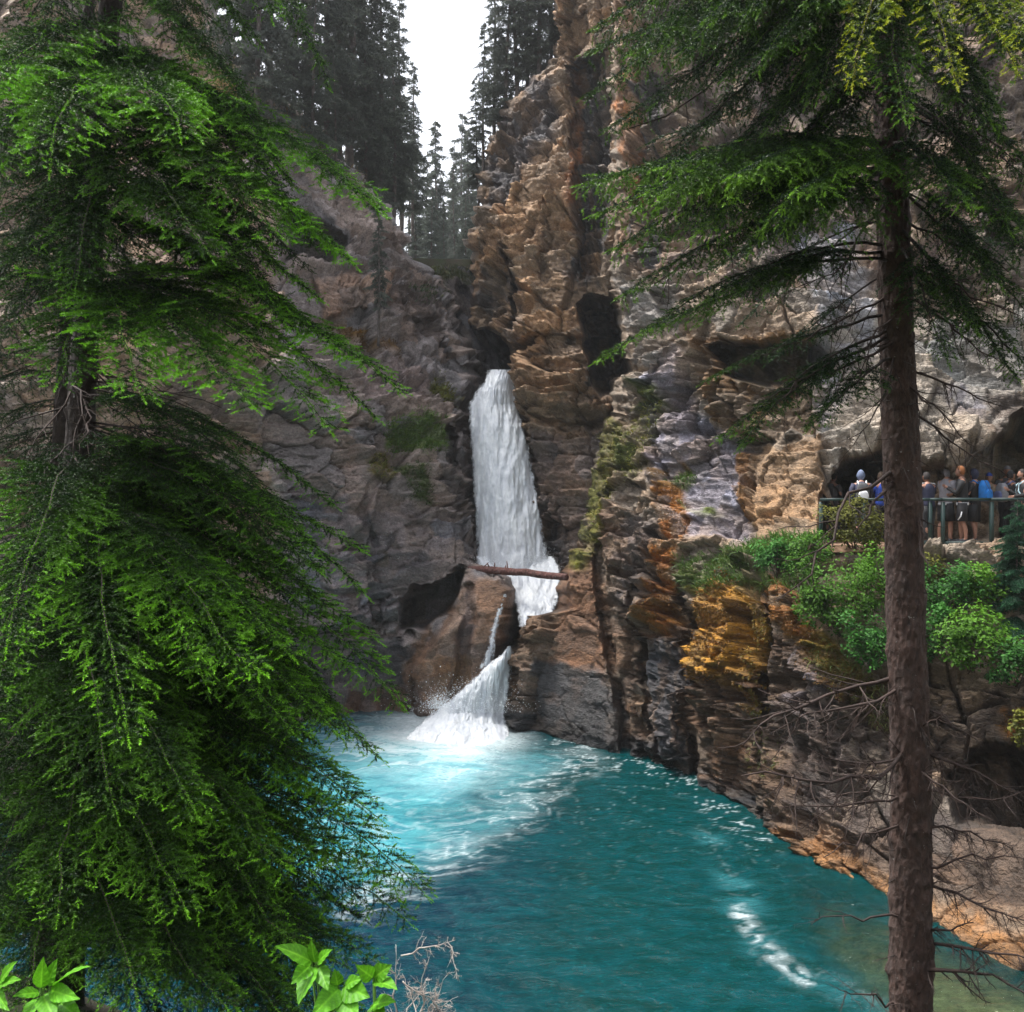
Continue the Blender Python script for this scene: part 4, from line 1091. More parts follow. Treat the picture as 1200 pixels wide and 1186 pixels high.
for _ in range(16):                                    # boughs on the far and left side of the trunk, tinted dark to paint inner shade
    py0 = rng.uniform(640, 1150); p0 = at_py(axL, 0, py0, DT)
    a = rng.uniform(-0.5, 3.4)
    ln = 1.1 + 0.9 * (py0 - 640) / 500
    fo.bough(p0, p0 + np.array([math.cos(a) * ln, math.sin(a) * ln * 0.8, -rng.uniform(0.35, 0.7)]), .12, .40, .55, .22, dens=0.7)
for _ in range(12):
    py0 = rng.uniform(-150, 330); p0 = at_py(axL, 0, py0, DT)
    a = rng.uniform(0.2, 3.2); ln = rng.uniform(0.7, 1.3)
    fo.bough(p0, p0 + np.array([math.cos(a) * ln, math.sin(a) * ln * 0.8, -rng.uniform(0.2, 0.45)]), .12, .36, .5, .25, dens=0.6)
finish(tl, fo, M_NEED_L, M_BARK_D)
for _ in range(60):                                    # shed, bare lower branches in the shade
    py0 = rng.uniform(380, 760); p0 = at_py(axL, 0, py0, DT)
    a = rng.uniform(-2.6, 1.2); ln = rng.uniform(0.5, 1.35)
    dead_branch(tl, p0, p0 + np.array([math.cos(a) * ln, math.sin(a) * ln * 0.7, rng.uniform(-0.75, -0.1)]), rng, 0.008, 2, 9, 0.45, 0.04)

# slim second spruce just behind it
t2 = empty('spruce_tree', (0, 0, 0), 'slim dark spruce trunk close behind the large bright spruce, nearly bare', 'tree', 'foreground spruces by the pool')
D2 = 7.2
trk, ax2, rd2 = make_trunk(trunk_pts([(112, -160), (100, 100), (88, 300), (74, 450), (62, 650), (52, 900), (44, 1250), (42, 1400)], D2), [0.045, 0.05, 0.055, 0.06, 0.065, 0.07, 0.08, 0.085], rng, M_BARK_D, t2, ns=18)
fo = Foliage(31)
for (py0, tx, ty, D, sag, wd, drp, tint) in [(-100, 60, 60, 6.4, .15, .4, .5, .3), (-60, 160, 90, 7.0, .15, .35, .5, .3), (120, -10, 260, 6.4, .12, .38, .5, .35), (180, 30, 330, 6.3, .12, .36, .5, .3), (230, -40, 400, 6.6, .12, .38, .5, .25), (240, 190, 400, 6.9, .12, .3, .5, .25), (300, -20, 450, 6.4, .12, .36, .5, .2), (640, -30, 800, 6.2, .12, .4, .5, .3), (700, 100, 900, 6, .12, .4, .5, .3), (900, -30, 1020, 6, .12, .4, .5, .3)]:
    fo.bough(at_py(ax2, 0, py0, D2), P(tx, ty, D), sag, wd, drp, tint, dens=0.7)
for _ in range(26):  # extra boughs tinted dark, painting the shade behind the trunk
    py0 = rng.uniform(60, 520); p0 = at_py(ax2, 0, py0, D2); a = rng.uniform(1.4, 3.9); ln = rng.uniform(0.7, 1.5)
    fo.bough(p0, p0 + np.array([math.cos(a) * ln, math.sin(a) * ln * 0.7, -rng.uniform(0.25, 0.6)]), .1, .42, .5, .15, dens=0.7)
finish(t2, fo, M_NEED_L, M_BARK_D)
for _ in range(36):
    py0 = rng.uniform(380, 800); p0 = at_py(ax2, 0, py0, D2)
    a = rng.uniform(-3.6, 0.6); ln = rng.uniform(0.5, 1.2)
    dead_branch(t2, p0, p0 + np.array([math.cos(a) * ln, math.sin(a) * ln * 0.7, rng.uniform(-0.7, -0.05)]), rng, 0.007, 2, 9, 0.45, 0.04)

# ------------------------------------------------------------------ the tall spruce on the right
DR = 5.6
tr_ = empty('spruce_tree', (0, 0, 0), 'tall spruce with bare brown lower trunk on the right, in front of the walkway', 'tree', 'foreground spruces by the pool')
rng = np.random.default_rng(12)
trk, axR, rdR = make_trunk(trunk_pts([(1036, -200), (1040, 0), (1044, 150), (1048, 300), (1053, 450), (1056, 560), (1060, 700), (1066, 900), (1068, 1100), (1067, 1200), (1066, 1450)], DR),
                           [0.078, 0.084, 0.092, 0.100, 0.105, 0.110, 0.112, 0.119, 0.124, 0.128, 0.135], rng, M_BARK, tr_, ns=84, knots=130, step=0.012, plates=True)
fo = Foliage(41)
BR = [(195, 640 + 60, 205, 4.9, .04, .34, 1.1, .7), (170, 780, 195, 4.5, .05, .40, 1.0, .9), (200, 900, 260, 4.4, .06, .36, 1.0, .6), (-100, 740, 60, 4.7, .03, .44, .9, .4), (-130, 830, 20, 4.5, .03, .46, .9, .4), (-110, 900, 60, 4.4, .03, .42, .9, .4), (-80, 960, 110, 4.5, .03, .4, .8, .4), (-60, 690, 60, 5.4, .03, .40, .8, .3), (-20, 900, 150, 4.8, .03, .36, .8, .3), (40, 960, 190, 4.7, .03, .34, .8, .35), (90, 1150, 200, 4.8, .05, .36, .7, .4), (-30, 1160, 140, 4.6, .05, .40, .7, .5), (200, 1170, 330, 4.9, .05, .36, .7, .35), (260, 1140, 380, 5.0, .05, .30, .7, .35), (185, 684, 215, 4.7, .05, .40, .95, .8), (175, 700, 250, 4.6, .08, .36, 1.0, .65), (190, 760, 225, 4.4, .06, .42, .9, .85), (180, 860, 205, 4.3, .06, .36, .8, 1.0), (190, 930, 225, 4.3, .06, .34, .8, 1.1), (210, 720, 290, 4.8, .10, .36, .9, .5), (200, 820, 270, 4.5, .08, .4, .9, .6), (230, 730, 345, 4.9, .08, .30, .8, .45),
      (-140, 700, 30, 5.0, .04, .42, .8, .35), (-160, 770, -10, 4.8, .04, .42, .8, .35), (-120, 690, 110, 5.2, .04, .38, .8, .25), (-60, 715, 150, 5.1, .03, .36, .75, .25), (-90, 800, 60, 4.6, .04, .40, .8, .25), (-30, 760, 205, 5.0, .02, .30, .7, .2), (-50, 850, 90, 4.6, .03, .36, .7, .25), (20, 820, 215, 4.8, .02, .28, .7, .2), (60, 880, 250, 4.8, .02, .26, .7, .2), (-150, 880, 10, 4.4, .03, .42, .7, .3), (-170, 960, 0, 4.3, .03, .4, .6, .35),
      (305, 704, 420, 5.0, .06, .20, .6, .75), (290, 760, 385, 5.0, .08, .24, .7, .4), (300, 830, 350, 4.9, .08, .24, .7, .4), (380, 845, 512, 5.0, .05, .20, .6, .5), (395, 870, 520, 4.9, .05, .22, .6, .35), (370, 830, 445, 5.2, .05, .10, .4, .3), (420, 950, 500, 4.8, .05, .2, .5, .3),
      (-80, 1190, 78, 4.2, .12, .24, .15, 2.2), (-30, 1120, 95, 4.0, .14, .22, .15, 2.0), (-10, 1240, 75, 4.1, .14, .26, .15, 2.2), (-20, 1000, 95, 4.0, .12, .22, .2, 1.6), (-40, 1060, 135, 4.2, .08, .26, .6, 1.1), (-20, 1240, 120, 4.4, .08, .34, .6, .9), (-140, 1230, 20, 4.6, .08, .42, .6, .5), (-160, 1120, -10, 4.5, .06, .42, .6, .5),
      (60, 1250, 240, 4.8, .05, .34, .6, .4), (100, 1220, 300, 4.9, .05, .30, .6, .35), (170, 1130, 235, 4.4, .07, .32, .6, .6), (180, 1210, 265, 4.6, .07, .32, .6, .5), (150, 1260, 350, 5.0, .05, .32, .6, .3), (220, 1230, 400, 5.2, .05, .30, .6, .35), (260, 1190, 440, 5.2, .05, .24, .6, .4), (300, 1240, 470, 5.2, .05, .26, .6, .4), (280, 1110, 420, 4.8, .05, .2, .6, .35)]
for (py0, tx, ty, D, sag, wd, drp, tint) in BR:
    fo.bough(at_py(axR, 0, py0, DR), P(tx, ty, D), sag, wd * 1.25, drp, min(tint, 1.2) * 1.55, dens=0.9, inner=0.28, brown=-1.0 if tint > 1.3 else -0.15, twist=rng.normal(0, 0.2), rad=0.010)
for _ in range(22):
    py0 = rng.uniform(-180, 330); p0 = at_py(axR, 0, py0, DR)
    a = rng.uniform(0.0, 3.1); ln = rng.uniform(0.8, 1.5)
    fo.bough(p0, p0 + np.array([math.cos(a) * ln, math.sin(a) * ln, -rng.uniform(0.3, 0.6)]), .05, .3, .6, .2, dens=0.5, inner=0.3)
SN = [(560, 1000, 625, 5.2, 0.010, 4), (545, 930, 690, 5.0, 0.010, 6), (590, 1085, 668, 5.3, 0.010, 4), (790, 862, 872, 5.0, 0.010, 12), (800, 900, 850, 5.2, 0.008, 12), (870, 872, 908, 5.0, 0.010, 12), (880, 940, 880, 5.2, 0.007, 12), (935, 915, 940, 5.1, 0.007, 12), (960, 960, 1000, 5.2, 0.006, 10),
      (1070, 955, 1085, 5.2, 0.006, 3), (1180, 990, 1158, 5.1, 0.007, 6), (850, 1110, 835, 5.3, 0.007, 8), (870, 1200, 935, 5.3, 0.008, 14), (820, 1150, 870, 5.6, 0.006, 10), (930, 1215, 925, 5.2, 0.007, 14), (960, 1190, 1000, 5.4, 0.007, 14), (1010, 1220, 1010, 5.2, 0.006, 12), (1030, 1200, 1075, 5.3, 0.008, 14), (1090, 1140, 1080, 5.4, 0.008, 8), (1100, 1210, 1125, 5.1, 0.009, 12), (1130, 1215, 1165, 5.1, 0.010, 12), (900, 1160, 960, 5.0, 0.006, 12),
      (410, 900, 480, 5.0, 0.007, 12), (400, 1000, 520, 4.9, 0.006, 8), (440, 1140, 520, 5.2, 0.007, 8), (430, 1180, 480, 5.4, 0.006, 8), (470, 1190, 560, 5.6, 0.006, 6), (340, 900, 420, 5.2, 0.006, 10), (360, 1000, 460, 5.1, 0.006, 10), (340, 1170, 420, 5.1, 0.007, 10), (300, 1200, 370, 5.1, 0.007, 10), (250, 1180, 320, 5.3, 0.007, 10), (220, 940, 330, 5.0, 0.006, 10), (120, 1200, 210, 5.3, 0.008, 10), (60, 1180, 180, 5.0, 0.007, 10), (30, 880, 200, 5.2, 0.007, 10), (-20, 740, 150, 5.2, 0.008, 6), (0, 760, 330, 5.4, 0.008, 6)]
for (py0, tx, ty, D, rad, ns_) in SN:
    p0 = at_py(axR, 0, py0, DR)
    dead_branch(tr_, p0, P(tx, ty, D), rng, rad * 1.5, 2, int(ns_ * 1.5) + 2, 0.42, rng.normal(-0.01, 0.03), down=0.35)
for _ in range(60):
    py0 = rng.uniform(300, 1190); p0 = at_py(axR, 0, py0, DR)
    a = rng.uniform(-3.2, 0.1); ln = rng.uniform(0.08, 0.35)
    snag(fo.twig, p0, p0 + np.array([math.cos(a) * ln, math.sin(a) * ln * 0.8, rng.uniform(-0.25, 0.1)]), rng, 0.0045, 1, 4, 0.5, 0.02)
finish(tr_, fo, M_NEED_R, M_BARK_D)

# ------------------------------------------------------------------ conifers along the rim of the gorge and beyond
def conifer(seed, h, sparse, crown_r, bare=0.15):
    rng = np.random.default_rng(seed)
    fo = Foliage(seed)
    root = bpy.data.objects.new('conifer_tree', None); COL.objects.link(root)
    z = np.linspace(-1.5, h, 30)
    C = np.stack([0.06 * np.sin(z * 0.5 + seed), 0.06 * np.cos(z * 0.4 + seed), z], 1)
    gt = Geo(); gt.tube(C, (0.0075 * h + 0.02) * (1 - np.clip(z / h, 0, 1) ** 1.1) + 0.02, 9, rough=0.05, rng=rng)
    gt.build('trunk', M_BARK_F, root, True)
    zz = h * bare
    while zz < h * 0.985:
        f = (zz - h * bare) / (h * (1 - bare))
        ln = crown_r * ((1 - f) ** 0.75 * (0.55 + 0.45 * min(1, f / 0.12)) + 0.06) * rng.uniform(0.6, 1.15)
        a = rng.uniform(0, 2 * np.pi)
        p0 = np.array([0, 0, zz])
        kk = 3.6
        fo.bough(p0, p0 + np.array([math.cos(a) * ln, math.sin(a) * ln, -ln * rng.uniform(0.15, 0.55) + 0.25 * f * ln]), 0.08, 0.34 * ln + 0.10, 0.75, rng.uniform(0.4, 1.0), k=kk, dens=1.0, inner=0.08, rad=0.006)
        zz += h * 0.0085 * (1 + sparse * rng.uniform(0.3, 1.7))
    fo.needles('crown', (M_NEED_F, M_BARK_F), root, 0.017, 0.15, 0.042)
    return root


def copy_tree(o, parent=None):
    c = o.copy(); COL.objects.link(c)
    if parent: c.parent = parent
    for ch in o.children: copy_tree(ch, c)
    return c


VAR = [conifer(301, 15, 0.3, 1.9, 0.08), conifer(302, 15, 0.8, 1.5, 0.16), conifer(303, 15, 0.1, 2.2, 0.04), conifer(304, 15, 0.6, 1.3, 0.12)]
used = set()
ORD = 'first second third fourth fifth sixth seventh eighth ninth tenth eleventh twelfth thirteenth fourteenth fifteenth sixteenth seventeenth eighteenth nineteenth twentieth'.split()


def far_tree(v, px, py_base, py_top, D, rz, label, group, lean=0.0):
    src = VAR[v]
    if v in used: o = copy_tree(src)
    else: o = src; used.add(v)
    p = P(px, py_base, D)
    h = (py_base - py_top) / F * D
    o.location = tuple(p); s = h / 15
    o.scale = (s * (0.8 + 0.3 * ((px * 7) % 1)), s, s) if False else (s, s, s)
    o.rotation_euler = (0, lean, rz)
    return tag(o, label, 'tree', group)


rng = np.random.default_rng(55)
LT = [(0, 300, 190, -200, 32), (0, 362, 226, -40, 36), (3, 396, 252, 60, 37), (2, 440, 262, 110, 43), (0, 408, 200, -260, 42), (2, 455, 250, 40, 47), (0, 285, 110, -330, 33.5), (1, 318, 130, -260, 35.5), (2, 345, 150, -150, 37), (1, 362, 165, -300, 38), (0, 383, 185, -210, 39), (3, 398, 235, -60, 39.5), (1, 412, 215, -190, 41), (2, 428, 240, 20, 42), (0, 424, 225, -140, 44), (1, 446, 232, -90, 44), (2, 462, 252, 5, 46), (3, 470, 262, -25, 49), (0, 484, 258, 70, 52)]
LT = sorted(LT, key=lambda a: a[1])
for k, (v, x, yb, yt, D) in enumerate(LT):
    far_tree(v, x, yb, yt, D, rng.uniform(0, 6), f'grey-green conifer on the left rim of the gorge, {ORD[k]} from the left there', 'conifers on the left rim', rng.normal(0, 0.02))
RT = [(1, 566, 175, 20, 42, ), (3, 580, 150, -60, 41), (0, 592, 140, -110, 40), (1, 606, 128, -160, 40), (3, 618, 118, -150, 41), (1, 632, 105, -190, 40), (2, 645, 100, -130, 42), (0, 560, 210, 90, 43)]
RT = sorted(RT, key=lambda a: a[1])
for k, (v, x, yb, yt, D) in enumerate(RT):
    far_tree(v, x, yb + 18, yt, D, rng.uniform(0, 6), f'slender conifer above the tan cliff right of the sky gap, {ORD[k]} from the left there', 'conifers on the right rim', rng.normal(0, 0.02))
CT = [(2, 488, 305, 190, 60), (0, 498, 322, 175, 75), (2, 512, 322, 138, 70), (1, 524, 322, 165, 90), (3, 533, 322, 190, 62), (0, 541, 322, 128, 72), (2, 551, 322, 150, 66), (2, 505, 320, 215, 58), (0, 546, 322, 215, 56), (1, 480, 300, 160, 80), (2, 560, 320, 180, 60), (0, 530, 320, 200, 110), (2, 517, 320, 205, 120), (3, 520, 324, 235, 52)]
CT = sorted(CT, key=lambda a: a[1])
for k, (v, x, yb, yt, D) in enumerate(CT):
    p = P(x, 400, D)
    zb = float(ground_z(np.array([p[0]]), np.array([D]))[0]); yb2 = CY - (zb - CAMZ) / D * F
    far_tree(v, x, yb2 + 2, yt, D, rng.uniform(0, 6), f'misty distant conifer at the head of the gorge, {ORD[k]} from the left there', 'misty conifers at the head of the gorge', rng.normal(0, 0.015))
# ------------------------------------------------------------------ moss and grass rooted on the rock
BINS = {}
for nm, (px, py, V, n) in ROCKS.items():
    key = (np.round(px / 3).astype(int) + 100) * 1000 + np.round(py / 3).astype(int) + 100
    BINS[nm] = dict(zip(key.tolist(), range(len(px))))


def rock_at(nm, x, y):
    k = (int(round(x / 3)) + 100) * 1000 + int(round(y / 3)) + 100
    i = BINS[nm].get(k)
    return None if i is None else (ROCKS[nm][2][i], ROCKS[nm][3][i])


def blades(zones, seed):
    """(rock, shape, count, length, width, colour, down) -> tapered bent blades."""
    rng = np.random.default_rng(seed)
    Vs, Cs = [], []
    for nm, shp, cnt, ln, wd, cc, down in zones:
        if shp[0] == 'ell': x0, y0, rx, ry = shp[1:5]; bb = (x0 - rx, x0 + rx, y0 - ry, y0 + ry)
        else:
            a = np.array(shp[1], float); q = shp[2] if shp[0] == 'line' else 0
            bb = (a[:, 0].min() - q, a[:, 0].max() + q, a[:, 1].min() - q, a[:, 1].max() + q)
        X = rng.uniform(bb[0], bb[1], cnt * 3); Y = rng.uniform(bb[2], bb[3], cnt * 3)
        f = field(X, Y, shp) * (0.4 + 0.9 * sstep(-0.3, 0.3, fbm(np.stack([X / 9, Y / 9, X * 0], 1), 3, seed)))
        ok = np.where(rng.random(len(X)) < f)[0][:cnt]
        for i in ok:
            h = rock_at(nm, X[i], Y[i])
            if h is None: continue
            p, n = h
            up = np.array([0, 0, 1.0])
            d = unit(n * rng.uniform(0.3, 0.9) + up * (1 - down * 1.6) * rng.uniform(0.4, 1.0) + rng.normal(0, 0.45, 3))
            l = ln * rng.uniform(0.45, 1.15); w_ = wd * rng.uniform(0.6, 1.2)
            s = unit(np.cross(d, rng.normal(0, 1, 3))) * w_ * 0.5
            m = p + d * l * 0.55; t = p + d * l * 0.95 + np.array([0, 0, -0.35 * l])
            Vs.append([p - s - n * 0.02, p + s - n * 0.02, m + s * 0.8, m - s * 0.8, t])
            c = np.array(cc) * rng.uniform(0.6, 1.35)
            c = c * (1 + np.array([0.15, 0, -0.05]) * rng.normal())
            Cs.append([c] * 5)
    V = np.array(Vs).reshape(-1, 3)
    k = 5 * np.arange(len(Vs))[:, None]
    return V, [k + np.array([[0, 1, 2, 3]]), k + np.array([[3, 2, 4]])], np.clip(np.array(Cs).reshape(-1, 3), 0.003, 1)


m, nt, nodes, L = new_mat('blade_green')
out = N(nt, 'ShaderNodeOutputMaterial'); b = N(nt, 'ShaderNodeBsdfPrincipled')
a = N(nt, 'ShaderNodeVertexColor', layer_name='Col'); L.new(a.outputs[0], b.inputs['Base Color']); b.inputs['Roughness'].default_value = 0.6
t = N(nt, 'ShaderNodeBsdfTranslucent'); L.new(a.outputs[0], t.inputs[0]); mx = N(nt, 'ShaderNodeMixShader'); mx.inputs[0].default_value = 0.25
L.new(b.outputs[0], mx.inputs[1]); L.new(t.outputs[0], mx.inputs[2]); L.new(mx.outputs[0], out.inputs[0])
M_BLADE = m
GR = (0.055, 0.11, 0.012); GY = (0.14, 0.15, 0.018); GB = (0.12, 0.065, 0.015)
V, fcs, C = blades([
    ('cliff_left', poly([(445, 495), (480, 482), (518, 492), (522, 535), (460, 532)], 10), 2200, 0.36, 0.03, (0.085, 0.15, 0.016), 0.1),
    ('cliff_left', poly([(498, 440), (530, 440), (548, 470), (510, 472)], 8), 700, 0.3, 0.03, GY, 0.2),
    ('cliff_left', poly([(460, 540), (500, 540), (520, 595), (480, 592)], 10), 900, 0.28, 0.03, (0.05, 0.08, 0.014), 0.3),
    ('cliff_left', poly([(365, 365), (470, 395), (480, 420), (400, 402)], 12), 900, 0.25, 0.03, GB, 0.3),
    ('cliff_left', poly([(200, 30), (300, 70), (350, 128), (430, 205), (420, 230), (340, 170), (200, 110)], 12), 2200, 0.55, 0.04, (0.15, 0.12, 0.05), 0.1),
    ('cliff_left', ell(448, 545, 20, 20, 0, 0.5), 250, 0.22, 0.03, GY, 0.3), ('cliff_left', ell(498, 340, 30, 16, 10, 0.6), 420, 0.35, 0.035, (0.06, 0.085, 0.035), 0.1),
    ('cliff_right', poly([(800, 655), (900, 630), (965, 640), (960, 690), (900, 690), (815, 705)], 14), 3600, 0.34, 0.018, GR, 0.1),
    ('cliff_right', poly([(870, 632), (965, 622), (970, 660), (880, 665)], 10), 2200, 0.36, 0.018, (0.06, 0.15, 0.012), 0.05),
    ('cliff_right', line([(755, 475), (742, 520), (735, 540)], 24), 800, 0.24, 0.02, GY, 0.3), ('cliff_right', line([(712, 505), (704, 570), (690, 620)], 16), 700, 0.22, 0.02, GY, 0.4),
    ('cliff_right', ell(800, 560, 18, 14, 30, 0.5), 300, 0.22, 0.02, GR, 0.2), ('cliff_right', line([(975, 770), (1010, 810), (1060, 840)], 30), 1300, 0.28, 0.018, (0.10, 0.12, 0.02), 0.5),
    ('cliff_gorge', line([(500, 322), (650, 322)], 12), 900, 0.4, 0.04, (0.09, 0.10, 0.05), 0.1)], 71)
setting(mk('grass', V, fcs, M_BLADE, None, {'Col': C}), 'stuff', 'tufts of grass growing on the ledges of the cliffs', 'grass')
V, fcs, C = blades([
    ('cliff_right', poly([(820, 690), (850, 660), (888, 690), (888, 800), (870, 850), (845, 800), (815, 800), (808, 720)], 10), 9000, 0.075, 0.022, (0.17, 0.075, 0.006), 0.9),
    ('cliff_right', poly([(862, 700), (888, 700), (890, 840), (870, 850)], 8), 2600, 0.085, 0.020, (0.16, 0.115, 0.009), 0.9),
    ('cliff_right', line([(790, 585), (800, 620), (785, 670), (780, 720)], 20), 2600, 0.06, 0.02, (0.15, 0.065, 0.010), 0.8),
    ('cliff_right', line([(905, 700), (930, 740), (960, 770), (985, 800)], 26), 3200, 0.07, 0.02, (0.14, 0.065, 0.008), 0.8),
    ('cliff_right', line([(880, 840), (884, 900)], 14), 500, 0.14, 0.02, (0.08, 0.09, 0.015), 0.9),
    ('cliff_right', ell(775, 710, 24, 18, 0, 0.5), 500, 0.09, 0.024, (0.16, 0.07, 0.01), 0.8), ('cliff_right', ell(1190, 840, 28, 24, 0, 0.5), 500, 0.10, 0.024, (0.2, 0.09, 0.01), 0.8)], 72)
setting(mk('moss', V, fcs, M_BLADE, None, {'Col': C}), 'stuff', 'shaggy golden and rust moss hanging on the right cliff', 'moss')


# ------------------------------------------------------------------ leafy shrubs on the ledge
def leaf_mat(name, lo, hi, trans=0.3, rough=0.4):
    return needle_mat(name, lo, hi, trans, 0.62, 0.22)


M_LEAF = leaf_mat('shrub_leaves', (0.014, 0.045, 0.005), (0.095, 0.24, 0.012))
M_LEAF_O = leaf_mat('olive_leaves', (0.030, 0.036, 0.006), (0.15, 0.155, 0.018))
M_LEAF_G = leaf_mat('deep_leaves', (0.008, 0.036, 0.006), (0.05, 0.19, 0.022))
M_STEM = simple_mat('shrub_stems', (0.07, 0.045, 0.03), 0.8, 0.4, 20)


def bush(px, py, D, rx, rz, n, lf, mat, label, seed, group='leafy shrubs on the walkway ledge'):
    rng = np.random.default_rng(seed)
    c0 = P(px, py, D)
    root = empty('leafy_shrub', (0, 0, 0), label, 'shrub', group)
    nb = 9
    ctr = np.stack([rng.uniform(-0.85, 0.85, nb) * rx, rng.normal(0, 0.3, nb) * rx * 0.7, rng.uniform(-0.7, 0.85, nb) * rz], 1)
    br = rng.uniform(0.15, 0.50, nb) * rx
    k = rng.integers(0, nb, n * 3)
    d = unit(rng.normal(0, 1, (n * 3, 3)))
    loose = rng.random(n * 3) < 0.45
    pos = c0 + np.where(loose[:, None], d * (rng.random(n * 3) ** 0.4)[:, None] * np.array([rx, rx * 0.7, rz]), ctr[k] + d * (br[k] * rng.random(n * 3) ** 0.4)[:, None])
    keep = np.where(fbm(pos * 3.2, 3, seed) > rng.normal(-0.02, 0.14, n * 3))[0][:n]
    n = len(keep); pos, d, k = pos[keep], d[keep], k[keep]
    up = unit(d * 0.7 + np.array([0, -0.25, 0.9]) + rng.normal(0, 0.45, (n, 3)))
    f = unit(np.cross(up, rng.normal(0, 1, (n, 3)))); s = np.cross(up, f)
    l = (lf * rng.uniform(0.55, 1.15, n))[:, None]
    V = np.stack([pos, pos + f * l * 0.5 + s * l * 0.30 + up * l * 0.08, pos + f * l - up * l * 0.10, pos + f * l * 0.5 - s * l * 0.30 + up * l * 0.08], 1)
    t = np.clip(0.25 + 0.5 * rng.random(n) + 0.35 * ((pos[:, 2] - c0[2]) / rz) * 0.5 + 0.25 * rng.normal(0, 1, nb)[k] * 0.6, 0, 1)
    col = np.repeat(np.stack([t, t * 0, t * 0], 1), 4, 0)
    j = 4 * np.arange(n)[:, None]
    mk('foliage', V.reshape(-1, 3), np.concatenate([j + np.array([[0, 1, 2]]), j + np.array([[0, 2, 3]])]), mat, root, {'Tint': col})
    g = Geo()
    b0 = c0 + np.array([0, 0.1, -rz * 1.05])
    for q in range(nb):
        e = c0 + ctr[q]
        m1 = (b0 + e) / 2 + rng.normal(0, 0.06, 3)
        g.tube(np.array([b0 + rng.normal(0, 0.04, 3), m1, e]), [0.016, 0.011, 0.005], 5)
    g.build('stems', M_STEM, root)
    return root


bush(915, 655, 19.9, 0.62, 0.34, 1800, 0.085, M_LEAF_G, 'low bright green shrub beside the tan rock block, leftmost on the ledge', 1)
bush(985, 700, 18.7, 1.05, 0.80, 5200, 0.085, M_LEAF, 'broad mid-green shrub left of the brown spruce trunk, above the orange moss', 2)
bush(1002, 615, 20.0, 0.70, 0.55, 3000, 0.08, M_LEAF_O, 'olive yellow shrub in front of the cave mouth', 3)
bush(1022, 750, 17.9, 0.66, 0.55, 2600, 0.085, M_LEAF_G, 'deep green shrub hanging low over the ledge, directly left of the brown spruce trunk', 4)
bush(1118, 690, 18.5, 0.85, 0.62, 3600, 0.085, M_LEAF_G, 'green shrub right of the brown spruce trunk, below the people in shorts', 5)
bush(1140, 748, 17.4, 0.85, 0.62, 3800, 0.09, M_LEAF, 'light green shrub hanging over the rock right of the brown spruce trunk', 6)
bush(1194, 775, 16.9, 0.55, 0.50, 1900, 0.085, M_LEAF_G, 'dark green shrub at the right edge below the spruce sapling', 7)
bush(1199, 852, 15.6, 0.26, 0.36, 600, 0.085, M_LEAF_O, 'small yellow-green shrub alone on the rock at the right edge', 8)
bush(948, 645, 19.8, 0.55, 0.36, 1700, 0.08, M_LEAF, 'small shrub between the tan rock block and the olive yellow shrub', 9)
bush(1085, 668, 19.2, 0.50, 0.40, 1500, 0.08, M_LEAF_O, 'small yellowish shrub under the railing just right of the brown spruce trunk', 10)
bush(1045, 668, 19.2, 0.80, 0.55, 2600, 0.08, M_LEAF, 'mid-green shrub mostly hidden behind the brown spruce trunk', 11)
bush(1160, 690, 18.6, 0.75, 0.42, 2400, 0.085, M_LEAF, 'light green shrub under the railing between the trunk and the spruce sapling', 12)
bush(1082, 745, 17.8, 0.50, 0.60, 2000, 0.085, M_LEAF_G, 'dark shaded shrub hugging the right side of the brown spruce trunk', 13)
bush(1200, 690, 18.6, 0.65, 0.50, 2000, 0.085, M_LEAF_G, 'shrub at the right edge behind the spruce sapling', 14)
VAR.append(conifer(311, 15, 0.0, 4.6, 0.02))
M_NEED_S = needle_mat('sapling_needles', (0.012, 0.05, 0.025), (0.05, 0.20, 0.08), 0.2)
for ch in VAR[4].children:
    if ch.name.startswith('crown'): ch.data.materials[0] = M_NEED_S
o = far_tree(4, 1192, 745, 585, 18.2, 0.5, 'young blue-green spruce sapling at the right edge beside the walkway', None)
far_tree(1, 444, 388, 215, 32.2, 1.0, 'thin lone conifer sapling with bare stem on the tan ledge of the left cliff', None)


# ------------------------------------------------------------------ big-leaved plants in the foreground
M_BIGLEAF = None
m, nt, nodes, L = new_mat('fresh_leaf')
out = N(nt, 'ShaderNodeOutputMaterial'); b = N(nt, 'ShaderNodeBsdfPrincipled')
a = N(nt, 'ShaderNodeVertexColor', layer_name='Col'); nz = noise(nt, coords(nt), 90, 4, 0.6)
c = mixc(nt, 1.0, a.outputs[0], ramp(nt, nz, [(0.3, 0.75), (0.7, 1.2)]), 'MULTIPLY')
L.new(c, b.inputs['Base Color']); b.inputs['Roughness'].default_value = 0.5; b.inputs['Specular IOR Level'].default_value = 0.3
t = N(nt, 'ShaderNodeBsdfTranslucent'); L.new(c, t.inputs[0]); mx = N(nt, 'ShaderNodeMixShader'); mx.inputs[0].default_value = 0.35
L.new(b.outputs[0], mx.inputs[1]); L.new(t.outputs[0], mx.inputs[2]); L.new(mx.outputs[0], out.inputs[0])
M_BIGLEAF = m


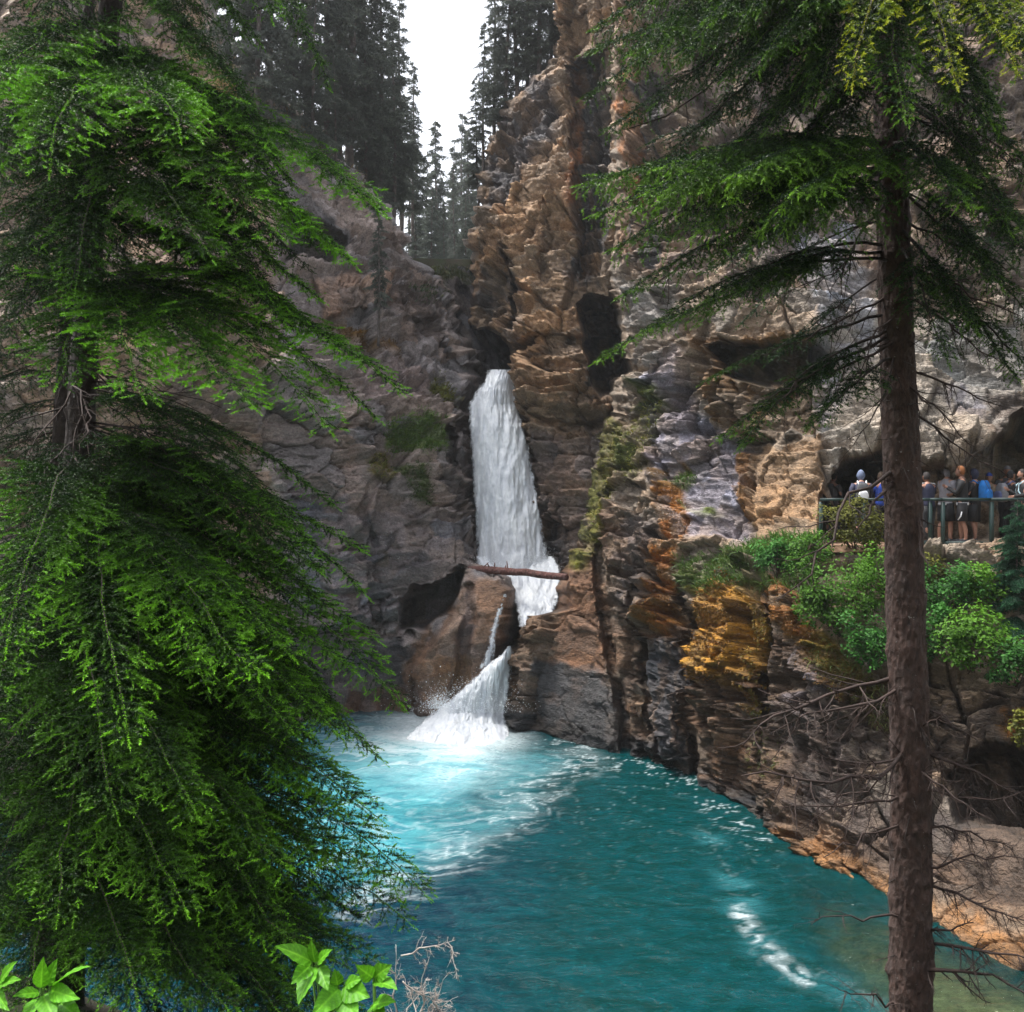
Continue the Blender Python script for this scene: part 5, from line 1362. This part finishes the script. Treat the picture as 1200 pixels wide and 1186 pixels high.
def leaf_plant(label, D, leaves, foot, seed):
    rng = np.random.default_rng(seed)
    root = empty('leafy_plant', (0, 0, 0), label, 'plant', 'big-leaved plants at the bottom edge')
    nu, nv = 13, 37
    for (bx, by, tx, ty, wpx, tilt) in leaves:
        b0, t0 = P(bx, by, D), P(tx, ty, D - tilt)
        ax = t0 - b0; ln = np.linalg.norm(ax); ax = ax / ln
        nrm = unit(np.array([0, -0.75, 0.85]) + rng.normal(0, 0.22, 3)); nrm = unit(nrm - ax * (nrm @ ax))
        sd = np.cross(ax, nrm)
        v = np.linspace(0, 1, nv); u = np.linspace(-1, 1, nu)
        half = 0.5 * wpx / F * D * 1.15 * (np.sin(np.pi * v ** 0.72)) ** 0.9 * (1 - 0.25 * v) + 0.0004
        half = half * (1 + 0.07 * (((v * 11) % 1) - 0.5))
        U, Vv = np.meshgrid(u, v)
        H = half[:, None]
        z = 0.22 * H * np.abs(U) - 0.16 * ln * (Vv - 0.35) ** 2 + 0.0012 * np.sin(Vv * 30 - np.abs(U) * 6) * np.abs(U)
        pts = b0 + ax * (ln * Vv)[..., None] + sd * (H * U)[..., None] + nrm * z[..., None]
        vein = np.maximum(np.exp(-(U / 0.10) ** 2), 0.45 * np.exp(-(((Vv * 9 - np.abs(U) * 2.2) % 1 - 0.5) / 0.13) ** 2))
        base = np.array([0.10, 0.33, 0.012]) * rng.uniform(0.8, 1.25)
        col = base * (0.85 + 0.45 * vein[..., None]) + np.array([0.05, 0.05, 0.01]) * vein[..., None]
        mk('leaf', pts.reshape(-1, 3), grid_faces(nu, nv), M_BIGLEAF, root, {'Col': col.reshape(-1, 3)}, smooth=True)
    g = Geo()
    fx, fy = foot
    f0 = P(fx, fy, D + 0.05)
    f0[2] = float(ground_z(np.array([f0[0]]), np.array([f0[1]]))[0]) - 0.02
    hubs = {}
    for l in leaves: hubs.setdefault((round(l[0] / 12), round(l[1] / 12)), []).append(l)
    for h in hubs.values():
        bx = sum(l[0] for l in h) / len(h); by = sum(l[1] for l in h) / len(h)
        e = P(bx, by, D)
        g.tube(np.array([f0, (f0 * 0.5 + e * 0.5) + np.array([0.01, 0.015, 0]), e]), [0.005, 0.004, 0.0028], 6, (0.09, 0.2, 0.03))
        for l in h: g.tube(np.array([e, P(l[0], l[1], D)]) + 1e-4 * np.array([[0, 0, 0], [1, 1, 1]]), 0.002, 5, (0.09, 0.2, 0.03))
    g.build('stem', M_BIGLEAF, root, True)
    return root


leaf_plant('bright green plant with pointed leaflets in the bottom left corner', 2.35, [(48, 1158, 50, 1124, 17, .03), (55, 1155, 66, 1124, 16, .0), (62, 1154, 104, 1128, 19, .05), (58, 1160, 90, 1170, 19, .08), (46, 1163, 16, 1166, 15, .06), (50, 1166, 64, 1194, 22, .09), (44, 1170, 30, 1196, 18, .08), (0, 1150, 18, 1126, 15, .02), (-2, 1155, 22, 1146, 14, .06), (-6, 1158, 8, 1184, 15, .07), (70, 1175, 96, 1196, 18, .06)], (45, 1300), 3)
leaf_plant('bright green plant with broad toothed leaves at the bottom centre', 2.30, [(366, 1127, 324, 1107, 22, .05), (369, 1128, 364, 1102, 15, .0), (372, 1128, 388, 1112, 14, .02), (364, 1131, 342, 1152, 19, .07), (368, 1133, 348, 1176, 24, .08), (374, 1132, 384, 1160, 18, .06), (398, 1158, 366, 1190, 26, .09), (402, 1156, 432, 1168, 28, .05), (400, 1162, 418, 1196, 28, .08), (396, 1155, 392, 1136, 15, .0), (405, 1154, 424, 1146, 15, .02)], (385, 1300), 4)
leaf_plant('small bright green plant of three round leaves right of the broad-leaved one', 2.30, [(437, 1146, 418, 1132, 18, .04), (438, 1146, 458, 1131, 20, .02), (439, 1149, 465, 1157, 19, .07), (436, 1178, 462, 1172, 20, .05), (434, 1180, 452, 1202, 24, .08)], (437, 1300), 5)

# bare grey twiggy shrub beside them
ts = empty('twiggy_shrub', (0, 0, 0), 'bare grey twiggy dead shrub at the bottom, against the dark water', 'shrub')
g = Geo(); rng = np.random.default_rng(91)
DS = 2.9
f0 = P(478, 1230, DS)
f0[2] = float(ground_z(np.array([f0[0]]), np.array([f0[1]]))[0])
for (ax_, ay, bx, by, sg, rd_) in [(478, 1225, 462, 1110, -.05, .004), (470, 1120, 532, 1102, .10, .0032), (525, 1098, 540, 1150, .12, .0022), (478, 1200, 545, 1190, .12, .0028), (472, 1150, 520, 1190, .08, .003), (480, 1210, 505, 1120, .05, .0028), (485, 1215, 528, 1140, -.05, .0028), (490, 1195, 470, 1140, .03, .0025), (482, 1205, 540, 1170, .1, .0025), (476, 1190, 500, 1145, .0, .0025)]:
    snag(g, P(ax_, ay, DS + rng.normal(0, .04)), P(bx, by, DS + rng.normal(0, .06)), rng, rd_, 2, 13, 0.36, sg, 4, 0.03, 0.05)
g.tube(np.array([f0 - np.array([0, 0, 0.05]), P(480, 1228, DS), P(478, 1200, DS)]), [0.008, 0.006, 0.004], 6)
g.build('twigs', M_TWIG_G, ts)

# log jammed across the chute above the lower fall
M_LOG = bark_mat('wet_red_log', (0.06, 0.022, 0.018), (0.15, 0.06, 0.05), 0.5)
lg = empty('log', (0, 0, 0), 'reddish brown log wedged across the stream between the two falls', 'log')
rng = np.random.default_rng(5)
a, b_ = P(550, 667, 30.6), P(664, 677, 28.2)
t = np.linspace(0, 1, 60)[:, None]
C = a + (b_ - a) * t + np.array([0, 0, 0.05]) * np.sin(np.pi * t) + np.stack([fbm(np.stack([t[:, 0] * 5 + q, t[:, 0] * 0, t[:, 0] * 0], 1), 2, 6) for q in (0, 9, 17)], 1) * 0.03
g = Geo(); g.tube(C, 0.135 - 0.025 * t[:, 0], 18, rough=0.03, rng=rng); g.build('bark', M_LOG, lg, True)
g = Geo()
for q in range(10):
    i = rng.integers(4, 56); d = unit(np.array([rng.normal(0, .4), rng.normal(0, .6), rng.uniform(-0.2, 1)]))
    g.tube(np.array([C[i], C[i] + d * 0.22, C[i] + d * rng.uniform(0.26, 0.42)]), [0.035, 0.022, 0.010], 6)
g.build('branch_stubs', M_LOG, lg)
# ------------------------------------------------------------------ railing along the walkway
M_RAIL = simple_mat('green_painted_steel', (0.008, 0.026, 0.023), 0.45, 0.25, 12)
PZ = 6.12


def box_bar(g, a, b_, w_, h_):
    a, b_ = np.asarray(a, float), np.asarray(b_, float)
    T = unit(b_ - a); ref = np.array([0, 0, 1.0]) if abs(T[2]) < 0.8 else np.array([0, 1.0, 0])
    S = unit(np.cross(T, ref)); U = np.cross(S, T)
    c = 0.18
    ring = np.array([(-.5 + c / 2, -.5), (.5 - c / 2, -.5), (.5, -.5 + c / 2), (.5, .5 - c / 2), (.5 - c / 2, .5), (-.5 + c / 2, .5), (-.5, .5 - c / 2), (-.5, -.5 + c / 2)])
    R_ = S * (ring[:, :1] * w_) + U * (ring[:, 1:] * h_)
    V = np.concatenate([a + R_, b_ + R_, [a, b_]])
    j = np.arange(8)
    q = np.stack([j, (j + 1) % 8, 8 + (j + 1) % 8, 8 + j], 1)
    t = np.concatenate([np.stack([(j + 1) % 8, j, np.full(8, 16)], 1), np.stack([8 + j, 8 + (j + 1) % 8, np.full(8, 17)], 1)])
    g.add(V, q, t)


def railing(label, pts, beam):
    root = empty('railing', (0, 0, 0), label, 'railing', 'green railings along the walkway')
    pts = [np.array([(x - CX) / F * D, D, PZ]) for x, D in pts]
    for p in pts:
        g = Geo(); box_bar(g, p - np.array([0, 0, .25]), p + np.array([0, 0, 0.98]), 0.075, 0.075); g.build('post', M_RAIL, root)
    for a, b_ in zip(pts[:-1], pts[1:]):
        g = Geo(); box_bar(g, a + np.array([-.02, -0.01, 1.03]), b_ + np.array([.02, -0.01, 1.03]), 0.085, 0.065); g.build('rail', M_RAIL, root)
        if beam:
            g = Geo(); box_bar(g, a + np.array([.05, 0, 0.02]), b_ + np.array([-.05, 0, 0.02]), 0.11, 0.12); g.build('base_beam', M_RAIL, root)


railing('dark green railing in front of the people right of the brown spruce trunk', [(1074, 20.4), (1090, 20.3), (1105, 20.2), (1162, 19.95), (1212, 19.7)], True)
railing('dark green railing behind the olive shrub left of the brown spruce trunk', [(962, 20.9), (1012, 20.8), (1046, 20.7)], False)

# ------------------------------------------------------------------ people
MATS = {}


def cloth(name, col, rough=0.8):
    if name not in MATS: MATS[name] = simple_mat(name, col, rough, 0.18, 14, 0.3, 60)
    return MATS[name]


SKIN = simple_mat('skin', (0.30, 0.15, 0.10), 0.55, 0.10, 12)
EYE = simple_mat('eye_dark', (0.03, 0.02, 0.02), 0.3, 0.1)


def loft(g, pts, rx, ry, ns=14, close=True):
    """Elliptic rings (rx across the body, ry front to back) along a path."""
    pts = np.asarray(pts, float); K = len(pts)
    T = unit(np.gradient(pts, axis=0))
    X = np.tile(np.array([1.0, 0, 0]), (K, 1)); X = unit(X - T * (X * T).sum(1, keepdims=True)); Y = np.cross(T, X)
    a = np.arange(ns) / ns * 2 * np.pi
    V = pts[:, None] + X[:, None] * (np.cos(a)[None, :, None] * np.asarray(rx)[:, None, None]) + Y[:, None] * (np.sin(a)[None, :, None] * np.asarray(ry)[:, None, None])
    k = np.arange(K - 1)[:, None] * ns; j = np.arange(ns)[None]
    q = np.stack([k + j, k + (j + 1) % ns, k + ns + (j + 1) % ns, k + ns + j], -1).reshape(-1, 4)
    V = V.reshape(-1, 3); tr = None
    if close:
        m = K * ns; jj = np.arange(ns); V = np.concatenate([V, pts[:1], pts[-1:]])
        tr = np.concatenate([np.stack([(jj + 1) % ns, jj, np.full(ns, m)], 1), np.stack([m - ns + jj, m - ns + (jj + 1) % ns, np.full(ns, m + 1)], 1)])
    g.add(V, q, tr)


def skin_body(J, E, rad):
    """One continuous body surface grown on the joints (Skin + Subdivision, baked)."""
    me = bpy.data.meshes.new('body_cage')
    me.from_pydata([tuple(j) for j in J], E, [])
    ob = bpy.data.objects.new('body_cage', me); COL.objects.link(ob)
    md = ob.modifiers.new('skin', 'SKIN'); md.use_smooth_shade = True
    for k, r in enumerate(rad):
        v = me.skin_vertices[0].data[k]; v.radius = (r[0], r[1]); v.use_root = (k == 0)
    sb = ob.modifiers.new('sub', 'SUBSURF'); sb.levels = 2; sb.render_levels = 2
    dg = bpy.context.evaluated_depsgraph_get()
    ev = ob.evaluated_get(dg); m2 = ev.to_mesh()
    V = np.array([v.co[:] for v in m2.vertices]); f = [list(p.vertices) for p in m2.polygons]
    ev.to_mesh_clear()
    bpy.data.objects.remove(ob); bpy.data.meshes.remove(me)
    return V, f


def arms(kind):
    """(elbow, wrist) for the right (+x) side; the left mirrors it."""
    return {'down': ((.25, -.03, 1.14), (.25, .06, .90)), 'fold': ((.25, .02, 1.15), (.10, .22, 1.12)), 'phone': ((.23, .10, 1.14), (.10, .30, 1.28)), 'rail': ((.25, .14, 1.17), (.20, .36, 1.08)), 'strap': ((.26, .03, 1.15), (.15, .16, 1.32))}[kind]


def person(px, D, deg, h, label, top, legs, hair, armR='down', armL='down', lean=0.0, hood=None, cap=None, beard=None, turn=0.0, long_sleeve=True, stripe=None, trim=None, shoe=(0.03, 0.03, 0.035), belt=None, long_legs=True):
    root = empty('person', ((px - CX) / F * D, D, PZ + 0.01), label, 'person', 'people waiting on the walkway')
    root.rotation_euler = (0, 0, R(deg)); s = h / 1.76; root.scale = (s, s, s)
    # +y is the way the person faces
    ly = lambda z: lean * max(0, z - 0.95)
    def q(x, y, z): return np.array([x, y + ly(z), z])
    st = 0.05
    J = [q(0, 0, .96), q(0, .0, 1.14), q(0, -.005, 1.34), q(0, -.01, 1.47), q(0, .005, 1.55)]
    rad = [(.155, .115), (.135, .10), (.165, .11), (.085, .075), (.055, .055)]
    E = [(0, 1), (1, 2), (2, 3), (3, 4)]
    hands = []
    for sx, kind in ((1, armR), (-1, armL)):
        e, w_ = arms(kind)
        k = len(J)
        sh = q(.185 * sx, -.005, 1.42); el = q(e[0] * sx, e[1], e[2]); wr = q(w_[0] * sx, w_[1], w_[2])
        pm = wr + unit(wr - el) * 0.075
        J += [sh, (sh + el) / 2, el, el * .55 + wr * .45, wr, pm]
        rad += [(.062, .062), (.050, .050), (.042, .042), (.040, .040), (.027, .027), (.036, .018)]
        E += [(2, k), (k, k + 1), (k + 1, k + 2), (k + 2, k + 3), (k + 3, k + 4), (k + 4, k + 5)]
        hands.append((wr, pm, sx))
    for sx in (1, -1):
        k = len(J)
        J += [np.array([.095 * sx, 0, .90]), np.array([.105 * sx, .012, .70]), np.array([.11 * sx, .022 + st * sx * .3, .50]), np.array([.112 * sx, -.012 + st * sx, .32]), np.array([.113 * sx, -.02 + st * sx, .10]), np.array([.118 * sx, .05 + st * sx, .045]), np.array([.125 * sx, .15 + st * sx, .032])]
        rad += [(.092, .095), (.080, .085), (.056, .058), (.055, .060), (.037, .040), (.040, .036), (.036, .022)]
        E += [(0, k)] + [(k + i, k + i + 1) for i in range(6)]
    V, fc = skin_body(J, E, rad)
    g = Geo()
    qd = np.array([f for f in fc if len(f) == 4]); tr3 = [f for f in fc if len(f) == 3]
    g.add(V, qd, np.array(tr3) if tr3 else None)
    # head with brow, nose, chin and ears
    ns, nr = 20, 16
    th = np.linspace(0.02, np.pi - 0.02, nr); ph = np.arange(ns) / ns * 2 * np.pi
    TH, PH = np.meshgrid(th, ph, indexing='ij')
    X = np.sin(TH) * np.cos(PH); Y = np.sin(TH) * np.sin(PH); Z = np.cos(TH)
    hx = .076 * X * (1 - .18 * np.clip(-Z, 0, 1)); hy = .098 * Y * (1 - .10 * np.clip(-Z, 0, 1)) + .016 * np.clip(-Z, 0, 1) * (Y > 0); hz = .122 * Z
    front = np.exp(-(X / .30) ** 2) * (Y > 0)
    hy = hy + .020 * front * np.exp(-((Z + .12) / .16) ** 2) - .006 * (Y > 0) * np.exp(-((np.abs(X) - .38) / .18) ** 2 - ((Z - .1) / .14) ** 2)
    hx = hx + np.sign(X) * .014 * np.exp(-((np.abs(X) - 1) / .05) ** 2 - ((Z + .02) / .2) ** 2)
    ct, sn = math.cos(R(turn)), math.sin(R(turn))
    hc = q(0, .018, 1.645)
    HV = np.stack([hx * ct - hy * sn, hx * sn + hy * ct, hz], -1).reshape(-1, 3) + hc
    k = np.arange(nr - 1)[:, None] * ns; j = np.arange(ns)[None]
    g.add(HV, np.stack([k + j, k + ns + j, k + ns + (j + 1) % ns, k + (j + 1) % ns], -1).reshape(-1, 4))
    for wr, pm, sx in hands:
        d = unit(pm - wr); side = unit(np.cross(d, [0, 1.0, 0.3])); nr_ = np.cross(side, d)
        for i, (o_, l_) in enumerate(((-.027, .062), (-.009, .074), (.009, .070), (.026, .054))):
            b0 = pm + side * o_ - d * .01
            g.tube(np.array([b0, b0 + d * l_ * .5 + nr_ * .004, b0 + d * l_ * .85 + nr_ * .022]), [.0095, .009, .007], 6)
        tb = wr + d * .035 + side * .028 * sx
        g.tube(np.array([tb, tb + side * .026 * sx + d * .022, tb + side * .030 * sx + d * .055]), [.012, .011, .008], 6)
    g.build('body', SKIN, root, True)
    ge = Geo()
    for sx in (-1, 1):
        ec = np.array([.030 * sx, .092, .012]); ec = np.array([ec[0] * ct - ec[1] * sn, ec[0] * sn + ec[1] * ct, ec[2]]) + hc
        ge.tube(np.array([ec - [0.011, 0, 0], ec, ec + [0.011, 0, 0]]), [.003, .006, .003], 6)
    ge.build('eyes', EYE, root, True)

    def shell(name, mat, zmin, grow, ymax=1.0, drop=0.0):
        n = HV - hc
        nl = np.stack([n[:, 0] * ct + n[:, 1] * sn, -n[:, 0] * sn + n[:, 1] * ct, n[:, 2]], 1)
        keep = (nl[:, 2] > zmin - drop * (nl[:, 1] < 0.02)) & ((nl[:, 1] < ymax) | (nl[:, 2] > .062))
        W = hc + n * grow + np.array([0, 0, .004])
        kf = np.stack([k + j, k + ns + j, k + ns + (j + 1) % ns, k + (j + 1) % ns], -1).reshape(-1, 4)
        kf = kf[keep[kf].all(1)]
        gg = Geo(); gg.add(W, kf); gg.add(hc + n * 0.97, kf[:, ::-1])
        return gg.build(name, mat, root, True)
    if hair: shell('hair', cloth('hair_%s' % hair[0], hair[1]), .03, 1.09, .055, .10)
    if hood: shell('hood', hood, -.02, 1.24, .05, .13)
    if cap:
        shell('cap', cap, .035, 1.14, 1.0, .02)
    if beard:
        gg = Geo(); bc = hc + np.array([0, .055, -.085]); gg.tube(np.array([bc + [-.05, -.02, .02], bc + [0, .03, -.02], bc + [.05, -.02, .02]]), [.02, .03, .02], 8); gg.build('beard', beard, root, True)
    # top
    g = Geo()
    zt = np.array([.90, .98, 1.08, 1.20, 1.32, 1.40, 1.455, 1.49])
    loft(g, [q(0, -.003, z) for z in zt], np.array([.172, .170, .160, .172, .190, .188, .135, .072]), np.array([.128, .126, .120, .125, .130, .118, .092, .070]))
    for sx, kind in ((1, armR), (-1, armL)):
        e, w_ = arms(kind)
        sh = q(.165 * sx, -.005, 1.42); el = q(e[0] * sx, e[1], e[2]); wr = q(w_[0] * sx, w_[1], w_[2])
        g.tube(np.array([sh, sh * .6 + el * .4 + [.02 * sx, 0, 0], el, wr * .92 + el * .08] if long_sleeve else [sh, sh * .6 + el * .4 + [.02 * sx, 0, 0], sh * .15 + el * .85]), [.078, .070, .060, .044] if long_sleeve else [.080, .074, .070], 12)
    g.build('jacket' if long_sleeve else 'shirt', top, root, True)
    if stripe:
        g = Geo()
        for sx in (1, -1):
            e, w_ = arms(armR if sx > 0 else armL); sh = q(.165 * sx, -.005, 1.42); el = q(e[0] * sx, e[1], e[2])
            g.tube(np.array([q(.07 * sx, -.005, 1.50), sh + [.05 * sx, 0, .066], sh * .6 + el * .4 + [.088 * sx, 0, 0], el + [.056 * sx, 0, 0]]), .013, 6)
        g.build('white_stripe', stripe, root, True)
    # legs
    g = Geo()
    loft(g, [np.array([0, 0, z]) for z in (.80, .86, .93, 1.0)], np.array([.165, .178, .170, .160]), np.array([.118, .128, .124, .116]))
    for sx in (1, -1):
        hp = np.array([.092 * sx, 0, .92]); kn = np.array([.108 * sx, .02 + st * sx * .3, .52]); an = np.array([.113 * sx, -.018 + st * sx, .09])
        if long_legs: g.tube(np.array([hp, (hp + kn) / 2, kn, (kn + an) / 2, an]), [.105, .098, .075, .072, .062], 12)
        else: g.tube(np.array([hp, (hp + kn) / 2, kn + [0, 0, -.02]]), [.108, .108, .112], 12)
    g.build('trousers' if long_legs else 'shorts', legs, root, True)
    if trim:
        g = Geo()
        for sx in (1, -1): g.tube(np.array([[.203 * sx, .01, .72], [.212 * sx, .03, .62], [.19 * sx, .09, .53]]), .014, 6)
        g.build('white_trim', trim, root, True)
    if belt:
        g = Geo(); loft(g, [q(0, 0, z) for z in (.87, .90, .93)], np.array([.178, .184, .180]), np.array([.134, .138, .134])); g.build('shirt_hem', belt, root, True)
    for sx in (1, -1):
        g = Geo(); b0 = np.array([.115 * sx, -.06 + st * sx, .045])
        loft(g, [b0 + [0, 0, .0], b0 + [0, .09, .01], b0 + [.004 * sx, .17, -.005], b0 + [.006 * sx, .245, -.018]], np.array([.040, .047, .048, .026]), np.array([.046, .05, .036, .018]), 12)
        g.build('shoe', cloth('shoe_%d' % int(shoe[0] * 1000), shoe), root, True)
    return root, s


def backpack(per, main, pocket, label, hgt=0.46, wid=0.30):
    """Worn on the back of a person: lies against the back, straps over the shoulders."""
    o, s = per
    root = empty('backpack', o.location, label, 'backpack', 'backpacks of the people on the walkway')
    root.rotation_euler = o.rotation_euler; root.scale = o.scale
    def pack(cx, cy, z0, z1, w_, d):
        g = Geo(); z = np.linspace(0, 1, 9)
        prof = np.array([.78, .95, 1, 1, 1, .98, .93, .8, .5])
        pts = [np.array([cx, cy, z0 + (z1 - z0) * t]) for t in z]
        ns = 20; a = np.arange(ns) / ns * 2 * np.pi
        sq = lambda c: np.sign(c) * np.abs(c) ** 0.55
        V = np.array([[p + np.array([sq(math.cos(t)) * w_ / 2 * f, sq(math.sin(t)) * d / 2 * f, 0]) for t in a] for p, f in zip(pts, prof)]).reshape(-1, 3)
        k = np.arange(8)[:, None] * ns; j = np.arange(ns)[None]
        V = np.concatenate([V, [pts[0], pts[-1]]]); jj = np.arange(ns); m = 9 * ns
        g.add(V, np.stack([k + j, k + (j + 1) % ns, k + ns + (j + 1) % ns, k + ns + j], -1).reshape(-1, 4), np.concatenate([np.stack([(jj + 1) % ns, jj, np.full(ns, m)], 1), np.stack([m - ns + jj, m - ns + (jj + 1) % ns, np.full(ns, m + 1)], 1)]))
        return g
    pack(0, -.235, 1.0, 1.0 + hgt, wid, .20).build('bag', main, root, True)
    pack(0, -.350, 1.03, 1.03 + hgt * .5, wid * .78, .09).build('front_pocket', pocket, root, True)
    for sx in (1, -1):
        g = Geo(); g.tube(np.array([[.09 * sx, -.14, 1.42], [.10 * sx, -.02, 1.505], [.11 * sx, .115, 1.40], [.12 * sx, .135, 1.25], [.13 * sx, .05, 1.10], [.12 * sx, -.14, 1.04]]), .018, 8); g.build('strap', pocket, root, True)


BLK = cloth('black_cloth', (0.012, 0.012, 0.014)); NAVY = cloth('navy_cloth', (0.02, 0.022, 0.05)); LGREY = cloth('light_grey_cloth', (0.22, 0.21, 0.23)); WHT = cloth('white_cloth', (0.6, 0.6, 0.62))
BLU = cloth('bright_blue_cloth', (0.01, 0.16, 0.50)); DGREY = cloth('dark_grey_cloth', (0.05, 0.05, 0.055)); RBLU = cloth('royal_blue_cloth', (0.02, 0.06, 0.35)); TANC = cloth('tan_cloth', (0.25, 0.19, 0.13)); PBLU = cloth('pale_blue_cloth', (0.35, 0.50, 0.56)); MGREY = cloth('grey_cloth', (0.20, 0.20, 0.22))
dk = ('dark', (0.015, 0.011, 0.01)); br = ('brown', (0.05, 0.028, 0.016)); gi = ('ginger', (0.24, 0.085, 0.025))
person(976, 23.4, -60, 1.74, 'person in dark clothes standing deep in the cave shade, leftmost of the group', DGREY, BLK, dk, 'fold', 'down')
p2 = person(1010, 21.5, -15, 1.72, 'person in a dark jacket and blue-grey hood with pack, beside the olive shrub', NAVY, BLK, dk, 'rail', 'down', lean=0.25, hood=cloth('blue_grey_cloth', (0.12, 0.15, 0.24)))
backpack(p2, DGREY, WHT, 'dark grey and white backpack worn by the hooded person beside the olive shrub')
p3 = person(1033, 21.9, 10, 1.70, 'person in a royal blue jacket half hidden behind the brown spruce trunk', RBLU, BLK, br, 'down', 'rail')
person(1088, 20.95, 15, 1.66, 'person in a navy track jacket with white shoulder stripes and dark trousers', NAVY, BLK, dk, 'rail', 'rail', stripe=WHT, lean=0.08)
person(1108, 21.25, -70, 1.80, 'person in a pale grey hoodie with the hood up and dark shorts', LGREY, BLK, br, 'fold', 'phone', hood=LGREY, long_legs=False, lean=0.10, belt=WHT)
person(1128, 20.85, 62, 1.80, 'ginger-haired person in a black shirt and black shorts with white trim', BLK, BLK, gi, 'fold', 'phone', trim=WHT, long_legs=False, belt=WHT, lean=0.04)
p7 = person(1142, 21.35, 38, 1.74, 'person in a dark hooded top and dark shorts carrying a bright blue backpack', BLK, BLK, dk, 'strap', 'strap', hood=NAVY, long_legs=False)
backpack(p7, BLU, BLU, 'bright blue backpack worn by the person in a dark hood', 0.50, 0.34)
person(1159, 22.6, 150, 1.70, 'person in a tan top and blue cap standing behind the blue backpack', TANC, DGREY, br, 'phone', 'fold', cap=RBLU)
p9 = person(1184, 21.6, -80, 1.72, 'person in black with a grey and blue backpack, facing right', BLK, BLK, dk, 'strap', 'fold', cap=BLK)
backpack(p9, MGREY, cloth('slate_blue_cloth', (0.10, 0.12, 0.25)), 'grey backpack with slate blue pocket on the person in black facing right', 0.46, 0.32)
person(1180, 23.2, 170, 1.90, 'tall person in a grey beanie and dark coat at the back under the overhang', DGREY, BLK, dk, 'fold', 'fold', cap=MGREY)
p11 = person(1199, 20.75, 75, 1.72, 'bearded person in a black top with a pale blue bag at the right edge', BLK, BLK, dk, 'phone', 'fold', beard=cloth('beard_dark', (0.02, 0.014, 0.012)))
backpack(p11, PBLU, PBLU, 'pale blue bag worn by the bearded person at the right edge', 0.42, 0.30)
person(1200, 22.8, 140, 1.78, 'short-haired person behind the bearded one at the right edge', MGREY, BLK, br, 'down', 'fold')

# ------------------------------------------------------------------ air: thin mist that lightens the far trees
mh, nt, nodes, L = new_mat('thin_mist')
out = N(nt, 'ShaderNodeOutputMaterial'); pv = N(nt, 'ShaderNodeVolumePrincipled')
pv.inputs['Color'].default_value = (0.86, 0.88, 0.93, 1); pv.inputs['Density'].default_value = 0.00045; pv.inputs['Anisotropy'].default_value = 0.2
L.new(pv.outputs[0], out.inputs['Volume'])
x0, x1, y0, y1, z0, z1 = -172, 172, -72, 272, -6, 48
HV = np.array([(x, y, z) for z in (z0, z1) for y in (y0, y1) for x in (x0, x1)])
hz = mk('haze', HV, np.array([[0, 2, 3, 1], [4, 5, 7, 6], [0, 1, 5, 4], [2, 6, 7, 3], [0, 4, 6, 2], [1, 3, 7, 5]]), mh)
setting(hz, 'stuff', 'thin mist in the air of the gorge', 'haze')
